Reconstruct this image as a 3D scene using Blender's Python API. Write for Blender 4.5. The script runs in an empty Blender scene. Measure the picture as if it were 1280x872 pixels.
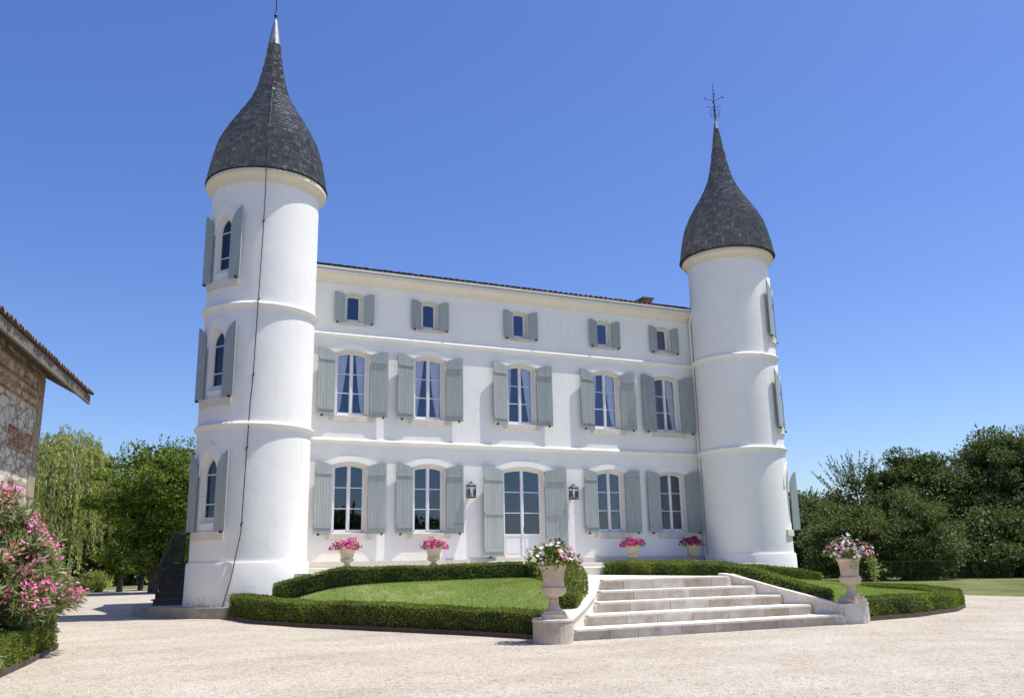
import bpy, bmesh, math, random
import numpy as np
from mathutils import Vector, Matrix
R = math.radians
random.seed(7); rng = np.random.default_rng(11)
SC = bpy.context.scene; C = SC.collection
PI = math.pi

# ------------------------------------------------------------------ camera, sky, sun, exposure
cam_d = bpy.data.cameras.new('Camera'); cam = bpy.data.objects.new('Camera', cam_d); C.objects.link(cam)
cam_d.sensor_width = 36; cam_d.lens = 30.92; cam_d.clip_end = 5000; cam_d.clip_start = .1
_pi, _ro, _ya = .238346, -.0195489, .437074
fw = Vector((math.sin(_ya)*math.cos(_pi), math.cos(_ya)*math.cos(_pi), math.sin(_pi)))
r0 = Vector((math.cos(_ya), -math.sin(_ya), 0)); u0 = r0.cross(fw)
r1 = math.cos(_ro)*r0 + math.sin(_ro)*u0; u1 = -math.sin(_ro)*r0 + math.cos(_ro)*u0
M4 = Matrix((r1, u1, -fw)).transposed().to_4x4(); M4.translation = (-13.556, -28.275, 1.2876)
cam.matrix_world = M4
SC.camera = cam

SUN_EL, SUN_AZ = 69.0, 112.5            # azimuth clockwise from +Y
w = bpy.data.worlds.new('World'); SC.world = w; w.use_nodes = True
nt = w.node_tree; bg = nt.nodes['Background']
sky = nt.nodes.new('ShaderNodeTexSky'); sky.sky_type = 'NISHITA'; sky.sun_disc = False
sky.sun_elevation = R(SUN_EL); sky.sun_rotation = R(SUN_AZ); sky.altitude = 300
sky.air_density = 1.0; sky.dust_density = 1.2; sky.ozone_density = 5.0
hs = nt.nodes.new('ShaderNodeHueSaturation'); hs.inputs['Saturation'].default_value = 1.18; hs.inputs['Hue'].default_value = .515
nt.links.new(sky.outputs[0], hs.inputs['Color']); nt.links.new(hs.outputs[0], bg.inputs[0]); bg.inputs[1].default_value = .132
sd = bpy.data.lights.new('Sun', 'SUN'); sd.energy = 4.6; sd.angle = R(.5); sd.color = (1, .965, .91)
sun = bpy.data.objects.new('Sun', sd); C.objects.link(sun)
_s = Vector((math.sin(R(SUN_AZ))*math.cos(R(SUN_EL)), math.cos(R(SUN_AZ))*math.cos(R(SUN_EL)), math.sin(R(SUN_EL))))
sun.rotation_euler = _s.to_track_quat('Z', 'Y').to_euler(); sun.location = (20, -20, 40)
SC.view_settings.view_transform = 'Standard'; SC.view_settings.look = 'None'
SC.view_settings.exposure = .40; SC.view_settings.gamma = 1

# ------------------------------------------------------------------ materials
def new_mat(name):
    m = bpy.data.materials.new(name); m.use_nodes = True
    n = m.node_tree.nodes; l = m.node_tree.links
    return m, n, l, n['Principled BSDF']
def ramp(n, stops):
    r = n.new('ShaderNodeValToRGB'); e = r.color_ramp.elements
    while len(e) < len(stops): e.new(.5)
    for i, (p, c) in enumerate(stops):
        e[i].position = p; e[i].color = (*c, 1) if len(c) == 3 else c
    return r
def noise(n, l, scale, detail=4, rough=.55, vec=None):
    t = n.new('ShaderNodeTexNoise'); t.inputs['Scale'].default_value = scale
    t.inputs['Detail'].default_value = detail; t.inputs['Roughness'].default_value = rough
    if vec is None:
        g = n.new('ShaderNodeNewGeometry'); vec = g.outputs['Position']
    l.new(vec, t.inputs['Vector']); return t
def mixc(n, l, fac, a, b, mode='MIX'):
    m = n.new('ShaderNodeMix'); m.data_type = 'RGBA'; m.blend_type = mode
    for sock, v in ((m.inputs[0], fac), (m.inputs[6], a), (m.inputs[7], b)):
        if hasattr(v, 'is_linked'): l.new(v, sock)
        elif isinstance(v, (int, float)): sock.default_value = v
        else: sock.default_value = (*v, 1)
    return m.outputs[2]
def bump(n, l, b, h, strength=.3, dist=.02):
    bp = n.new('ShaderNodeBump'); bp.inputs['Strength'].default_value = strength; bp.inputs['Distance'].default_value = dist
    l.new(h, bp.inputs['Height']); l.new(bp.outputs[0], b.inputs['Normal'])
def simple(name, col, rough=.6, metal=0, var=.12, scale=6, bmp=0, spec=None, island=0):
    m, n, l, b = new_mat(name)
    t = noise(n, l, scale)
    lo = tuple(c*(1-var) for c in col); hi = tuple(min(1, c*(1+var)) for c in col)
    r = ramp(n, [(.3, lo), (.7, hi)]); l.new(t.outputs[0], r.inputs[0]); out = r.outputs[0]
    if island:
        g = n.new('ShaderNodeNewGeometry')
        rr = ramp(n, [(0, (1-island,)*3), (1, (1+island,)*3)]); l.new(g.outputs['Random Per Island'], rr.inputs[0])
        out = mixc(n, l, 1.0, out, rr.outputs[0], 'MULTIPLY')
    l.new(out, b.inputs['Base Color'])
    b.inputs['Roughness'].default_value = rough; b.inputs['Metallic'].default_value = metal
    if spec is not None: b.inputs['Specular IOR Level'].default_value = spec
    if bmp:
        t2 = noise(n, l, scale*6, 5); bump(n, l, b, t2.outputs[0], bmp, .01)
    return m
def plaster(name, col, stain=.5):
    m, n, l, b = new_mat(name)
    t = noise(n, l, .8, 6, .6); t2 = noise(n, l, 9, 5); t3 = noise(n, l, 60, 3)
    r = ramp(n, [(.35, tuple(c*.95 for c in col)), (.65, col)]); l.new(t.outputs[0], r.inputs[0])
    # drip and splash stains with a shape of their own
    g = n.new('ShaderNodeNewGeometry'); mp = n.new('ShaderNodeMapping'); mp.inputs['Scale'].default_value = (3, 3, .35)
    l.new(g.outputs['Position'], mp.inputs[0]); t4 = noise(n, l, 1.6, 6, .65, mp.outputs[0])
    r4 = ramp(n, [(.56, (0, 0, 0)), (.8, (1, 1, 1))]); l.new(t4.outputs[0], r4.inputs[0])
    mm = n.new('ShaderNodeMath'); mm.operation = 'MULTIPLY'; mm.inputs[1].default_value = .35*stain; l.new(r4.outputs[0], mm.inputs[0])
    c1 = mixc(n, l, mm.outputs[0], r.outputs[0], (.52, .47, .40))
    # grime near the foot of walls: noise edged splash zone
    sx = n.new('ShaderNodeSeparateXYZ'); l.new(g.outputs['Position'], sx.inputs[0])
    ad = n.new('ShaderNodeMath'); ad.operation = 'MULTIPLY_ADD'; ad.inputs[1].default_value = -.9; ad.inputs[2].default_value = .62
    l.new(sx.outputs[2], ad.inputs[0])
    ad2 = n.new('ShaderNodeMath'); ad2.operation = 'ADD'; l.new(ad.outputs[0], ad2.inputs[0]); l.new(t2.outputs[0], ad2.inputs[1])
    r5 = ramp(n, [(.62, (0, 0, 0)), (1.0, (.6, .6, .6))]); l.new(ad2.outputs[0], r5.inputs[0])
    c2 = mixc(n, l, r5.outputs[0], c1, (.30, .24, .17))
    l.new(c2, b.inputs['Base Color']); b.inputs['Roughness'].default_value = .85; b.inputs['Specular IOR Level'].default_value = .25
    t6 = noise(n, l, 2.6, 3, .5); a0 = n.new('ShaderNodeMath'); a0.operation = 'MULTIPLY_ADD'; a0.inputs[1].default_value = 2.4; l.new(t6.outputs[0], a0.inputs[0]); l.new(t2.outputs[0], a0.inputs[2])
    a = n.new('ShaderNodeMath'); a.operation = 'MULTIPLY_ADD'; a.inputs[1].default_value = .7; l.new(t3.outputs[0], a.inputs[0]); l.new(a0.outputs[0], a.inputs[2])
    bump(n, l, b, a.outputs[0], .30, .012)
    return m
def leaf_mat(name, stops, trans=.3, rough=.62, spec=.12, patch=.2):
    m, n, l, b = new_mat(name)
    g = n.new('ShaderNodeNewGeometry'); r = ramp(n, stops); l.new(g.outputs['Random Per Island'], r.inputs[0])
    t = noise(n, l, .9, 2); rr = ramp(n, [(.3, (1-patch, 1-patch, 1-patch)), (.7, (1+patch*1.3, 1+patch, 1+patch*.7))]); l.new(t.outputs[0], rr.inputs[0])
    c = mixc(n, l, 1.0, r.outputs[0], rr.outputs[0], 'MULTIPLY')
    l.new(c, b.inputs['Base Color']); b.inputs['Roughness'].default_value = rough; b.inputs['Specular IOR Level'].default_value = spec
    tr = n.new('ShaderNodeBsdfTranslucent'); c2 = mixc(n, l, 1.0, c, (1.15, 1.25, .55), 'MULTIPLY'); l.new(c2, tr.inputs[0])
    mx = n.new('ShaderNodeMixShader'); mx.inputs[0].default_value = trans
    l.new(b.outputs[0], mx.inputs[1]); l.new(tr.outputs[0], mx.inputs[2]); l.new(mx.outputs[0], n['Material Output'].inputs[0])
    return m
def glass_mat(name, tint=(.97, .98, 1), add=.03, rough=.0, ior=1.5):
    m, n, l, b = new_mat(name); n.remove(b)
    f = n.new('ShaderNodeFresnel'); f.inputs[0].default_value = ior
    a = n.new('ShaderNodeMath'); a.operation = 'ADD'; a.inputs[1].default_value = add; l.new(f.outputs[0], a.inputs[0])
    tr = n.new('ShaderNodeBsdfTransparent'); tr.inputs[0].default_value = (*tint, 1)
    gl = n.new('ShaderNodeBsdfGlossy'); gl.inputs['Roughness'].default_value = rough; gl.inputs['Color'].default_value = (.72, .82, 1, 1)
    t = noise(n, l, 1.3, 2); bp = n.new('ShaderNodeBump'); bp.inputs['Strength'].default_value = .015; bp.inputs['Distance'].default_value = .05
    l.new(t.outputs[0], bp.inputs['Height']); l.new(bp.outputs[0], gl.inputs['Normal'])
    mx = n.new('ShaderNodeMixShader'); l.new(a.outputs[0], mx.inputs[0]); l.new(tr.outputs[0], mx.inputs[1]); l.new(gl.outputs[0], mx.inputs[2])
    l.new(mx.outputs[0], n['Material Output'].inputs[0]); return m
def stone_blocks(name, col, island=.18, var=.18, stain=(.42, .33, .22), st=.56):
    m, n, l, b = new_mat(name)
    t = noise(n, l, 3.5, 7, .62); t2 = noise(n, l, 38, 4, .6); t3 = noise(n, l, 1.7, 5, .7)
    r = ramp(n, [(.3, tuple(c*(1-var) for c in col)), (.7, tuple(min(1, c*(1+var*.6)) for c in col))]); l.new(t.outputs[0], r.inputs[0])
    g = n.new('ShaderNodeNewGeometry'); rr = ramp(n, [(0, (1-island, 1-island*1.15, 1-island*1.35)), (1, (1.06, 1.06, 1.06))]); l.new(g.outputs['Random Per Island'], rr.inputs[0])
    c = mixc(n, l, 1.0, r.outputs[0], rr.outputs[0], 'MULTIPLY')
    r3 = ramp(n, [(st, (0, 0, 0)), (st+.2, (.6, .6, .6))]); l.new(t3.outputs[0], r3.inputs[0])
    c = mixc(n, l, r3.outputs[0], c, stain)
    l.new(c, b.inputs['Base Color']); b.inputs['Roughness'].default_value = .85; b.inputs['Specular IOR Level'].default_value = .25
    a = n.new('ShaderNodeMath'); a.operation = 'ADD'; l.new(t.outputs[0], a.inputs[0]); l.new(t2.outputs[0], a.inputs[1])
    bump(n, l, b, a.outputs[0], .35, .012); return m

M = {}
M['white'] = plaster('white_plaster', (.845, .83, .775), .8)
M['cream'] = plaster('cream_limestone', (.77, .72, .62), 1.3)
M['cream2'] = plaster('ochre_cream_stone', (.76, .69, .56), .7)
M['sill'] = stone_blocks('pale_sill_stone', (.68, .63, .54), .1, .1)
M['plinth'] = plaster('plinth_stone', (.62, .57, .49), 1.0)
def shutter_paint():
    m, n, l, b = new_mat('grey_green_shutter_paint')
    g = n.new('ShaderNodeNewGeometry'); oi = n.new('ShaderNodeObjectInfo')
    mp = n.new('ShaderNodeMapping'); mp.inputs['Scale'].default_value = (9, 9, .9); l.new(g.outputs['Position'], mp.inputs[0])
    t = noise(n, l, 1.2, 5, .65, mp.outputs[0]); r = ramp(n, [(.3, (.285, .325, .315)), (.7, (.375, .405, .39))]); l.new(t.outputs[0], r.inputs[0])
    ro = ramp(n, [(0, (.88, .89, .90)), (1, (1.10, 1.09, 1.07))]); l.new(oi.outputs['Random'], ro.inputs[0])
    c = mixc(n, l, 1.0, r.outputs[0], ro.outputs[0], 'MULTIPLY')
    ri = ramp(n, [(0, (.94, .94, .94)), (1, (1.05, 1.05, 1.05))]); l.new(g.outputs['Random Per Island'], ri.inputs[0]); c = mixc(n, l, 1.0, c, ri.outputs[0], 'MULTIPLY')
    t2 = noise(n, l, 16, 5, .7); r2 = ramp(n, [(.665, (0, 0, 0)), (.70, (.8, .8, .8))]); l.new(t2.outputs[0], r2.inputs[0])
    c = mixc(n, l, r2.outputs[0], c, (.60, .58, .53))
    l.new(c, b.inputs['Base Color']); b.inputs['Roughness'].default_value = .62; b.inputs['Specular IOR Level'].default_value = .3
    t3 = noise(n, l, 30, 4); bump(n, l, b, t3.outputs[0], .12, .01); return m
M['shutter'] = shutter_paint()
M['frame'] = simple('white_window_paint', (.74, .73, .72), .45, var=.04)
M['iron'] = simple('dark_iron', (.03, .031, .034), .5, .3, var=.3)
M['rust'] = simple('rusty_cable_iron', (.045, .032, .028), .7, .2, var=.4, scale=3)
M['zinc'] = simple('zinc_sheet', (.30, .31, .33), .5, .6, var=.15)
M['gutter'] = simple('white_gutter_paint', (.78, .77, .74), .5, var=.05)
M['glass'] = glass_mat('window_glass')
M['lampglass'] = glass_mat('lantern_glass', (.95, .97, 1), .0)
M['dark'] = simple('unlit_room_dark', (.035, .034, .036), .9)  # near-black interiors: the gloom behind the windows is put into the colour
M['wood_light'] = simple('candle_bulb_white', (.75, .72, .65), .4)
M['terracotta'] = simple('terracotta_tile', (.165, .108, .085), .85, var=.35, scale=5, island=.3, bmp=.2)
M['brick'] = simple('old_red_brick', (.33, .18, .115), .88, var=.3, scale=8, island=.3, bmp=.4)
M['lime'] = stone_blocks('limestone_coping', (.72, .68, .60), .14, .14)
M['steps'] = stone_blocks('step_riser_stone', (.68, .62, .53), .34, .22, (.33, .25, .17), .48)
M['urn'] = stone_blocks('cast_stone_urn', (.60, .49, .38), .0, .2, (.36, .29, .22))
M['urn_olive'] = stone_blocks('weathered_cast_stone', (.42, .38, .27), .0, .22, (.26, .24, .16))
M['slab'] = stone_blocks('grey_paving_stone', (.33, .305, .27), .05, .2, (.20, .165, .12), .5)
M['oldwood'] = simple('weathered_grey_timber', (.17, .145, .12), .85, var=.35, scale=9, bmp=.5)
M['quoin'] = stone_blocks('ochre_quoin_stone', (.44, .37, .26), .22, .25, (.28, .22, .15))
M['shade_stone'] = stone_blocks('shade_toned_stair_stone', (.10, .092, .084), .1, .25, (.06, .055, .045))  # side stair stone: the house shadow on it is put into its colour
M['edging'] = simple('rusted_edging_steel', (.085, .055, .04), .8, var=.3)
M['bark'] = simple('tree_bark', (.075, .06, .045), .95, var=.4, scale=9, bmp=.6)
M['soil'] = simple('dark_soil', (.05, .038, .028), .95, var=.3)
M['hedgecore'] = simple('hedge_inner_twigs', (.022, .032, .012), .95, var=.4, scale=14)
M['crown_core'] = simple('inner_branches', (.018, .026, .010), .95, var=.4, scale=6)
M['box'] = leaf_mat('box_hedge_leaf', [(0, (.085, .125, .022)), (.5, (.165, .225, .042)), (.93, (.28, .335, .085)), (1, (.26, .20, .09))], .38, patch=.32)
M['grassblade'] = leaf_mat('lawn_grass_blade', [(0, (.175, .245, .06)), (.5, (.27, .36, .10)), (.85, (.37, .42, .16)), (1, (.50, .47, .25))], .3, .7, .1)
M['leaf_dark'] = leaf_mat('dark_tree_leaf', [(0, (.036, .056, .016)), (.6, (.088, .122, .036)), (1, (.21, .245, .105))], .28, .55, .22)
M['leaf_mid'] = leaf_mat('mid_tree_leaf', [(0, (.045, .078, .013)), (.6, (.125, .18, .03)), (1, (.29, .34, .075))], .38, .55, .15, .32)
M['leaf_shrub'] = leaf_mat('shrub_leaf', [(0, (.045, .068, .02)), (.6, (.105, .14, .042)), (1, (.24, .27, .12))], .28, .55, .18)
M['leaf_willow'] = leaf_mat('willow_leaf', [(0, (.20, .23, .07)), (.6, (.37, .40, .14)), (1, (.50, .51, .23))], .38, .6, .1)
M['leaf_oleander'] = leaf_mat('oleander_leaf', [(0, (.08, .125, .04)), (.5, (.20, .26, .10)), (1, (.46, .50, .29))], .25, .45, .3)
M['leaf_pot'] = leaf_mat('pot_plant_leaf', [(0, (.05, .085, .02)), (.6, (.10, .155, .04)), (1, (.24, .28, .12))], .3)
M['leaf_ivy'] = leaf_mat('trailing_ivy_leaf', [(0, (.14, .19, .045)), (1, (.34, .38, .16))], .3)
M['pink'] = leaf_mat('oleander_pink_petal', [(0, (.60, .07, .26)), (.5, (.75, .21, .43)), (1, (.87, .50, .64))], .3, .6, .2)
M['magenta'] = leaf_mat('magenta_petunia', [(0, (.22, .012, .12)), (.5, (.50, .03, .24)), (1, (.72, .10, .36))], .3, .6, .2)
M['wine'] = leaf_mat('wine_petunia', [(0, (.12, .008, .05)), (1, (.38, .02, .15))], .3, .6, .2)
M['white_fl'] = leaf_mat('white_petal', [(0, (.62, .52, .66)), (.5, (.78, .74, .78)), (1, (.85, .83, .80))], .25, .6, .2)
M['mauve'] = leaf_mat('mauve_petal', [(0, (.36, .20, .34)), (1, (.62, .46, .60))], .25, .6, .2)
M['rose'] = leaf_mat('rose_pink_petal', [(0, (.55, .10, .28)), (1, (.75, .36, .50))], .25, .6, .2)

def slate_mat():
    m, n, l, b = new_mat('slate_tile')
    g = n.new('ShaderNodeNewGeometry')
    r = ramp(n, [(0, (.085, .090, .102)), (.5, (.130, .137, .152)), (.9, (.170, .178, .192)), (1, (.24, .245, .255))]); l.new(g.outputs['Random Per Island'], r.inputs[0])
    t = noise(n, l, 2.2, 6, .7); r2 = ramp(n, [(.66, (0, 0, 0)), (.78, (.7, .7, .7))]); l.new(t.outputs[0], r2.inputs[0])
    c = mixc(n, l, r2.outputs[0], r.outputs[0], (.20, .17, .13))
    l.new(c, b.inputs['Base Color'])
    rr = ramp(n, [(0, (.42,)*3), (1, (.62,)*3)]); l.new(g.outputs['Random Per Island'], rr.inputs[0]); l.new(rr.outputs[0], b.inputs['Roughness'])
    t2 = noise(n, l, 30, 4); bump(n, l, b, t2.outputs[0], .35, .01)
    b.inputs['Specular IOR Level'].default_value = .4
    return m
M['slate'] = slate_mat()

def gravel_mat():
    m, n, l, b = new_mat('pale_gravel')
    g = n.new('ShaderNodeNewGeometry'); pos = g.outputs['Position']
    v = n.new('ShaderNodeTexVoronoi'); v.inputs['Scale'].default_value = 42; l.new(pos, v.inputs['Vector'])
    v2 = n.new('ShaderNodeTexVoronoi'); v2.inputs['Scale'].default_value = 17; l.new(pos, v2.inputs['Vector'])
    sx = n.new('ShaderNodeSeparateColor'); l.new(v.outputs['Color'], sx.inputs[0])
    r = ramp(n, [(0, (.35, .295, .23)), (.12, (.415, .365, .295)), (.5, (.465, .418, .347)), (.88, (.505, .458, .385)), (1, (.59, .545, .475))]); l.new(sx.outputs[0], r.inputs[0])
    sx2 = n.new('ShaderNodeSeparateColor'); l.new(v2.outputs['Color'], sx2.inputs[0])
    rb = ramp(n, [(0, (.74, .70, .66)), (.2, (1, 1, 1)), (1, (1.04, 1.03, 1.02))]); l.new(sx2.outputs[0], rb.inputs[0])
    c = mixc(n, l, 1.0, r.outputs[0], rb.outputs[0], 'MULTIPLY')
    # soft wheel arcs and trodden patches
    mp = n.new('ShaderNodeMapping'); mp.inputs['Location'].default_value = (6, 34, 0); l.new(pos, mp.inputs[0])
    wv = n.new('ShaderNodeTexWave'); wv.wave_type = 'RINGS'; wv.rings_direction = 'Z'; wv.inputs['Scale'].default_value = .22; wv.inputs['Distortion'].default_value = 3; wv.inputs['Detail'].default_value = 3; wv.inputs['Detail Scale'].default_value = .5
    l.new(mp.outputs[0], wv.inputs['Vector'])
    rw = ramp(n, [(0, (.90, .885, .865)), (1, (1.04, 1.04, 1.04))]); l.new(wv.outputs[0], rw.inputs[0])
    c = mixc(n, l, .4, c, rw.outputs[0], 'MULTIPLY')
    t = noise(n, l, .55, 6, .65, pos); rt = ramp(n, [(.3, (.85, .82, .78)), (.65, (1.06, 1.06, 1.06))]); l.new(t.outputs[0], rt.inputs[0])
    c = mixc(n, l, 1.0, c, rt.outputs[0], 'MULTIPLY')
    l.new(c, b.inputs['Base Color']); b.inputs['Roughness'].default_value = .95; b.inputs['Specular IOR Level'].default_value = .15
    t2 = noise(n, l, 7, 3, .5, pos)
    a = n.new('ShaderNodeMath'); a.operation = 'MULTIPLY_ADD'; a.inputs[1].default_value = .5; l.new(t2.outputs[0], a.inputs[0]); l.new(v.outputs['Distance'], a.inputs[2])
    bump(n, l, b, a.outputs[0], .7, .025); return m
M['gravel'] = gravel_mat()
def turf_mat(name, cols, scale=1.2):
    m, n, l, b = new_mat(name)
    t = noise(n, l, scale, 6, .65); t2 = noise(n, l, 55, 4, .7); t3 = noise(n, l, .35, 3)
    r = ramp(n, [(.32, cols[0]), (.52, cols[1]), (.72, cols[2])]); l.new(t.outputs[0], r.inputs[0])
    r2 = ramp(n, [(.3, (.6, .6, .6)), (.7, (1.3, 1.3, 1.3))]); l.new(t2.outputs[0], r2.inputs[0])
    c = mixc(n, l, 1.0, r.outputs[0], r2.outputs[0], 'MULTIPLY')
    r3 = ramp(n, [(.4, (.85, .9, .85)), (.6, (1.15, 1.1, 1.05))]); l.new(t3.outputs[0], r3.inputs[0])
    c = mixc(n, l, 1.0, c, r3.outputs[0], 'MULTIPLY')
    l.new(c, b.inputs['Base Color']); b.inputs['Roughness'].default_value = .95; b.inputs['Specular IOR Level'].default_value = .1
    bump(n, l, b, t2.outputs[0], .8, .03); return m
M['turf'] = turf_mat('lawn_turf', [(.15, .22, .055), (.22, .29, .085), (.37, .36, .18)])
M['field'] = turf_mat('rough_field_grass', [(.085, .11, .035), (.15, .165, .06), (.24, .22, .11)], .5)
def rubble_mat():
    m, n, l, b = new_mat('lime_washed_rubble')
    g = n.new('ShaderNodeNewGeometry'); mp = n.new('ShaderNodeMapping'); mp.inputs['Scale'].default_value = (2.4, 2.4, 4.2); l.new(g.outputs['Position'], mp.inputs[0])
    nz = noise(n, l, 3, 4, .6, mp.outputs[0]); vec = mixc(n, l, .62, mp.outputs[0], nz.outputs['Color'])
    v = n.new('ShaderNodeTexVoronoi'); v.feature = 'DISTANCE_TO_EDGE'; v.inputs['Scale'].default_value = 2.3; l.new(vec, v.inputs['Vector'])
    v2 = n.new('ShaderNodeTexVoronoi'); v2.inputs['Scale'].default_value = 2.3; l.new(vec, v2.inputs['Vector'])
    sx = n.new('ShaderNodeSeparateColor'); l.new(v2.outputs['Color'], sx.inputs[0])
    r = ramp(n, [(0, (.30, .235, .15)), (.35, (.48, .41, .30)), (.6, (.62, .56, .45)), (1, (.78, .74, .64))]); l.new(sx.outputs[0], r.inputs[0])
    t = noise(n, l, 1.5, 6, .7); rt = ramp(n, [(.36, (0, 0, 0)), (.52, (.85, .85, .85))]); l.new(t.outputs[0], rt.inputs[0])
    c = mixc(n, l, rt.outputs[0], r.outputs[0], (.74, .69, .59))
    re = ramp(n, [(0, (.35, .35, .35)), (.07, (1, 1, 1))]); l.new(v.outputs['Distance'], re.inputs[0])
    c = mixc(n, l, re.outputs[0], (.42, .36, .28), c)
    t2 = noise(n, l, 14, 6, .7); r2 = ramp(n, [(.3, (.72, .7, .66)), (.65, (1.08, 1.08, 1.08))]); l.new(t2.outputs[0], r2.inputs[0])
    c = mixc(n, l, 1.0, c, r2.outputs[0], 'MULTIPLY')
    l.new(c, b.inputs['Base Color']); b.inputs['Roughness'].default_value = .95
    a = n.new('ShaderNodeMath'); a.operation = 'MULTIPLY_ADD'; a.inputs[1].default_value = .5; l.new(t2.outputs[0], a.inputs[0]); l.new(re.outputs[0], a.inputs[2])
    bump(n, l, b, a.outputs[0], 1.0, .06); return m
M['rubble'] = rubble_mat()
def curtain_mat():
    m, n, l, b = new_mat('pale_curtain_cloth'); b.inputs['Base Color'].default_value = (.62, .64, .70, 1); b.inputs['Roughness'].default_value = .9
    t = noise(n, l, 25, 3); r = ramp(n, [(.3, (.80, .78, .75)), (.7, (.88, .86, .83))]); l.new(t.outputs[0], r.inputs[0]); l.new(r.outputs[0], b.inputs['Base Color'])
    return m
M['curtain'] = curtain_mat()

# ------------------------------------------------------------------ helpers
def tag(o, label=None, cat=None, group=None, kind=None):
    if label: o['label'] = label
    if cat: o['category'] = cat
    if group: o['group'] = group
    if kind: o['kind'] = kind
    return o
def link(name, me, parent=None, loc=None, rot=None):
    o = bpy.data.objects.new(name, me); C.objects.link(o)
    if parent: o.parent = parent
    if loc is not None: o.location = loc
    if rot is not None: o.rotation_euler = rot
    return o
def empty(name, loc=(0, 0, 0), rz=0):
    o = bpy.data.objects.new(name, None); C.objects.link(o); o.location = loc; o.rotation_euler = (0, 0, rz); o.empty_display_size = .3
    return o
def copy_tree(o, parent=None):
    c = o.copy(); C.objects.link(c)
    if parent: c.parent = parent
    for ch in list(o.children): copy_tree(ch, c)
    return c
class MB:
    def __init__(s): s.v = []; s.f = []; s.mi = []; s.cur = 0
    def raw(s, v, f):
        k = len(s.v); s.v += [tuple(x) for x in v]; s.f += [tuple(i+k for i in q) for q in f]; s.mi += [s.cur]*len(f); return s
    def box(s, a, b, mat=None):
        x0, y0, z0 = a; x1, y1, z1 = b
        v = [(x0,y0,z0),(x1,y0,z0),(x1,y1,z0),(x0,y1,z0),(x0,y0,z1),(x1,y0,z1),(x1,y1,z1),(x0,y1,z1)]
        if mat is not None: v = [tuple(mat @ Vector(q)) for q in v]
        return s.raw(v, [(3,2,1,0),(4,5,6,7),(0,1,5,4),(1,2,6,5),(2,3,7,6),(3,0,4,7)])
    def prism(s, poly, fn0, fn1):
        n = len(poly); v = [fn0(*q) for q in poly] + [fn1(*q) for q in poly]
        f = [tuple(range(n-1, -1, -1)), tuple(range(n, 2*n))] + [(i, (i+1) % n, n+(i+1) % n, n+i) for i in range(n)]
        return s.raw(v, f)
    def ring(s, outer, inner, fn0, fn1, closed=False):
        """strip between two polylines of equal length, extruded from fn0 to fn1"""
        n = len(outer); v = []
        for q in outer: v += [fn0(*q), fn1(*q)]
        for q in inner: v += [fn0(*q), fn1(*q)]
        f = []
        m = n if closed else n-1
        for i in range(m):
            j = (i+1) % n; a, b = 2*i, 2*j; c, d = 2*n+2*i, 2*n+2*j
            f += [(a, b, b+1, a+1), (c, c+1, d+1, d), (a, c, d, b), (a+1, b+1, d+1, c+1)]
        if not closed:
            f += [(0, 1, 2*n+1, 2*n), (2*n-2, 4*n-2, 4*n-1, 2*n-1)]
        return s.raw(v, f)
    def lathe(s, prof, seg=48, c=(0, 0), a0=0, closed_prof=False, rfun=None):
        n = len(prof); v = []
        for i in range(seg):
            t = a0 + 2*PI*i/seg
            for (r, z) in prof:
                rr = r if rfun is None else rfun(r, t, z)
                v.append((c[0]+rr*math.cos(t), c[1]+rr*math.sin(t), z))
        f = []
        m = n if closed_prof else n-1
        for i in range(seg):
            j = (i+1) % seg
            for k in range(m):
                k2 = (k+1) % n; f.append((i*n+k, j*n+k, j*n+k2, i*n+k2))
        return s.raw(v, f)
    def tube(s, pts, r, seg=8, cap=True):
        pts = [Vector(q) for q in pts]; n = len(pts); rs = r if isinstance(r, (list, tuple)) else [r]*n; v = []
        up = Vector((.13, .27, .95))
        for i, q in enumerate(pts):
            d = (pts[min(i+1, n-1)]-pts[max(i-1, 0)]).normalized()
            x = d.cross(up)
            if x.length < 1e-3: x = d.cross(Vector((1, 0, 0)))
            x.normalize(); y = d.cross(x)
            for k in range(seg):
                t = 2*PI*k/seg; v.append(q + rs[i]*(math.cos(t)*x + math.sin(t)*y))
        f = [(i*seg+k, i*seg+(k+1) % seg, (i+1)*seg+(k+1) % seg, (i+1)*seg+k) for i in range(n-1) for k in range(seg)]
        if cap: f += [tuple(range(seg)), tuple((n-1)*seg+k for k in range(seg-1, -1, -1))]
        return s.raw(v, f)
    def mesh(s, name, mats, smooth=False, fix=True):
        me = bpy.data.meshes.new(name); me.from_pydata(s.v, [], s.f)
        for m in (mats if isinstance(mats, (list, tuple)) else [mats]): me.materials.append(m)
        me.polygons.foreach_set('material_index', s.mi)
        if fix:
            bm = bmesh.new(); bm.from_mesh(me); bmesh.ops.recalc_face_normals(bm, faces=bm.faces); bm.to_mesh(me); bm.free()
        if smooth:
            me.polygons.foreach_set('use_smooth', [True]*len(me.polygons))
            if smooth != 'all':
                bm = bmesh.new(); bm.from_mesh(me)
                for e in bm.edges:
                    if len(e.link_faces) == 2 and e.calc_face_angle(0) > R(35): e.smooth = False
                bm.to_mesh(me); bm.free()
        me.update(); return me
    def build(s, name, mats, parent=None, loc=None, rot=None, smooth=False, fix=True):
        return link(name, s.mesh(name, mats, smooth, fix), parent, loc, rot)
def bevel_mesh(me, wd, seg=2, ang=30):
    bm = bmesh.new(); bm.from_mesh(me)
    es = [e for e in bm.edges if len(e.link_faces) == 2 and e.calc_face_angle(0) > R(ang)]
    bmesh.ops.bevel(bm, geom=es, offset=wd, segments=seg, affect='EDGES', profile=.5, clamp_overlap=True)
    bm.to_mesh(me); bm.free(); me.update()
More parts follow.
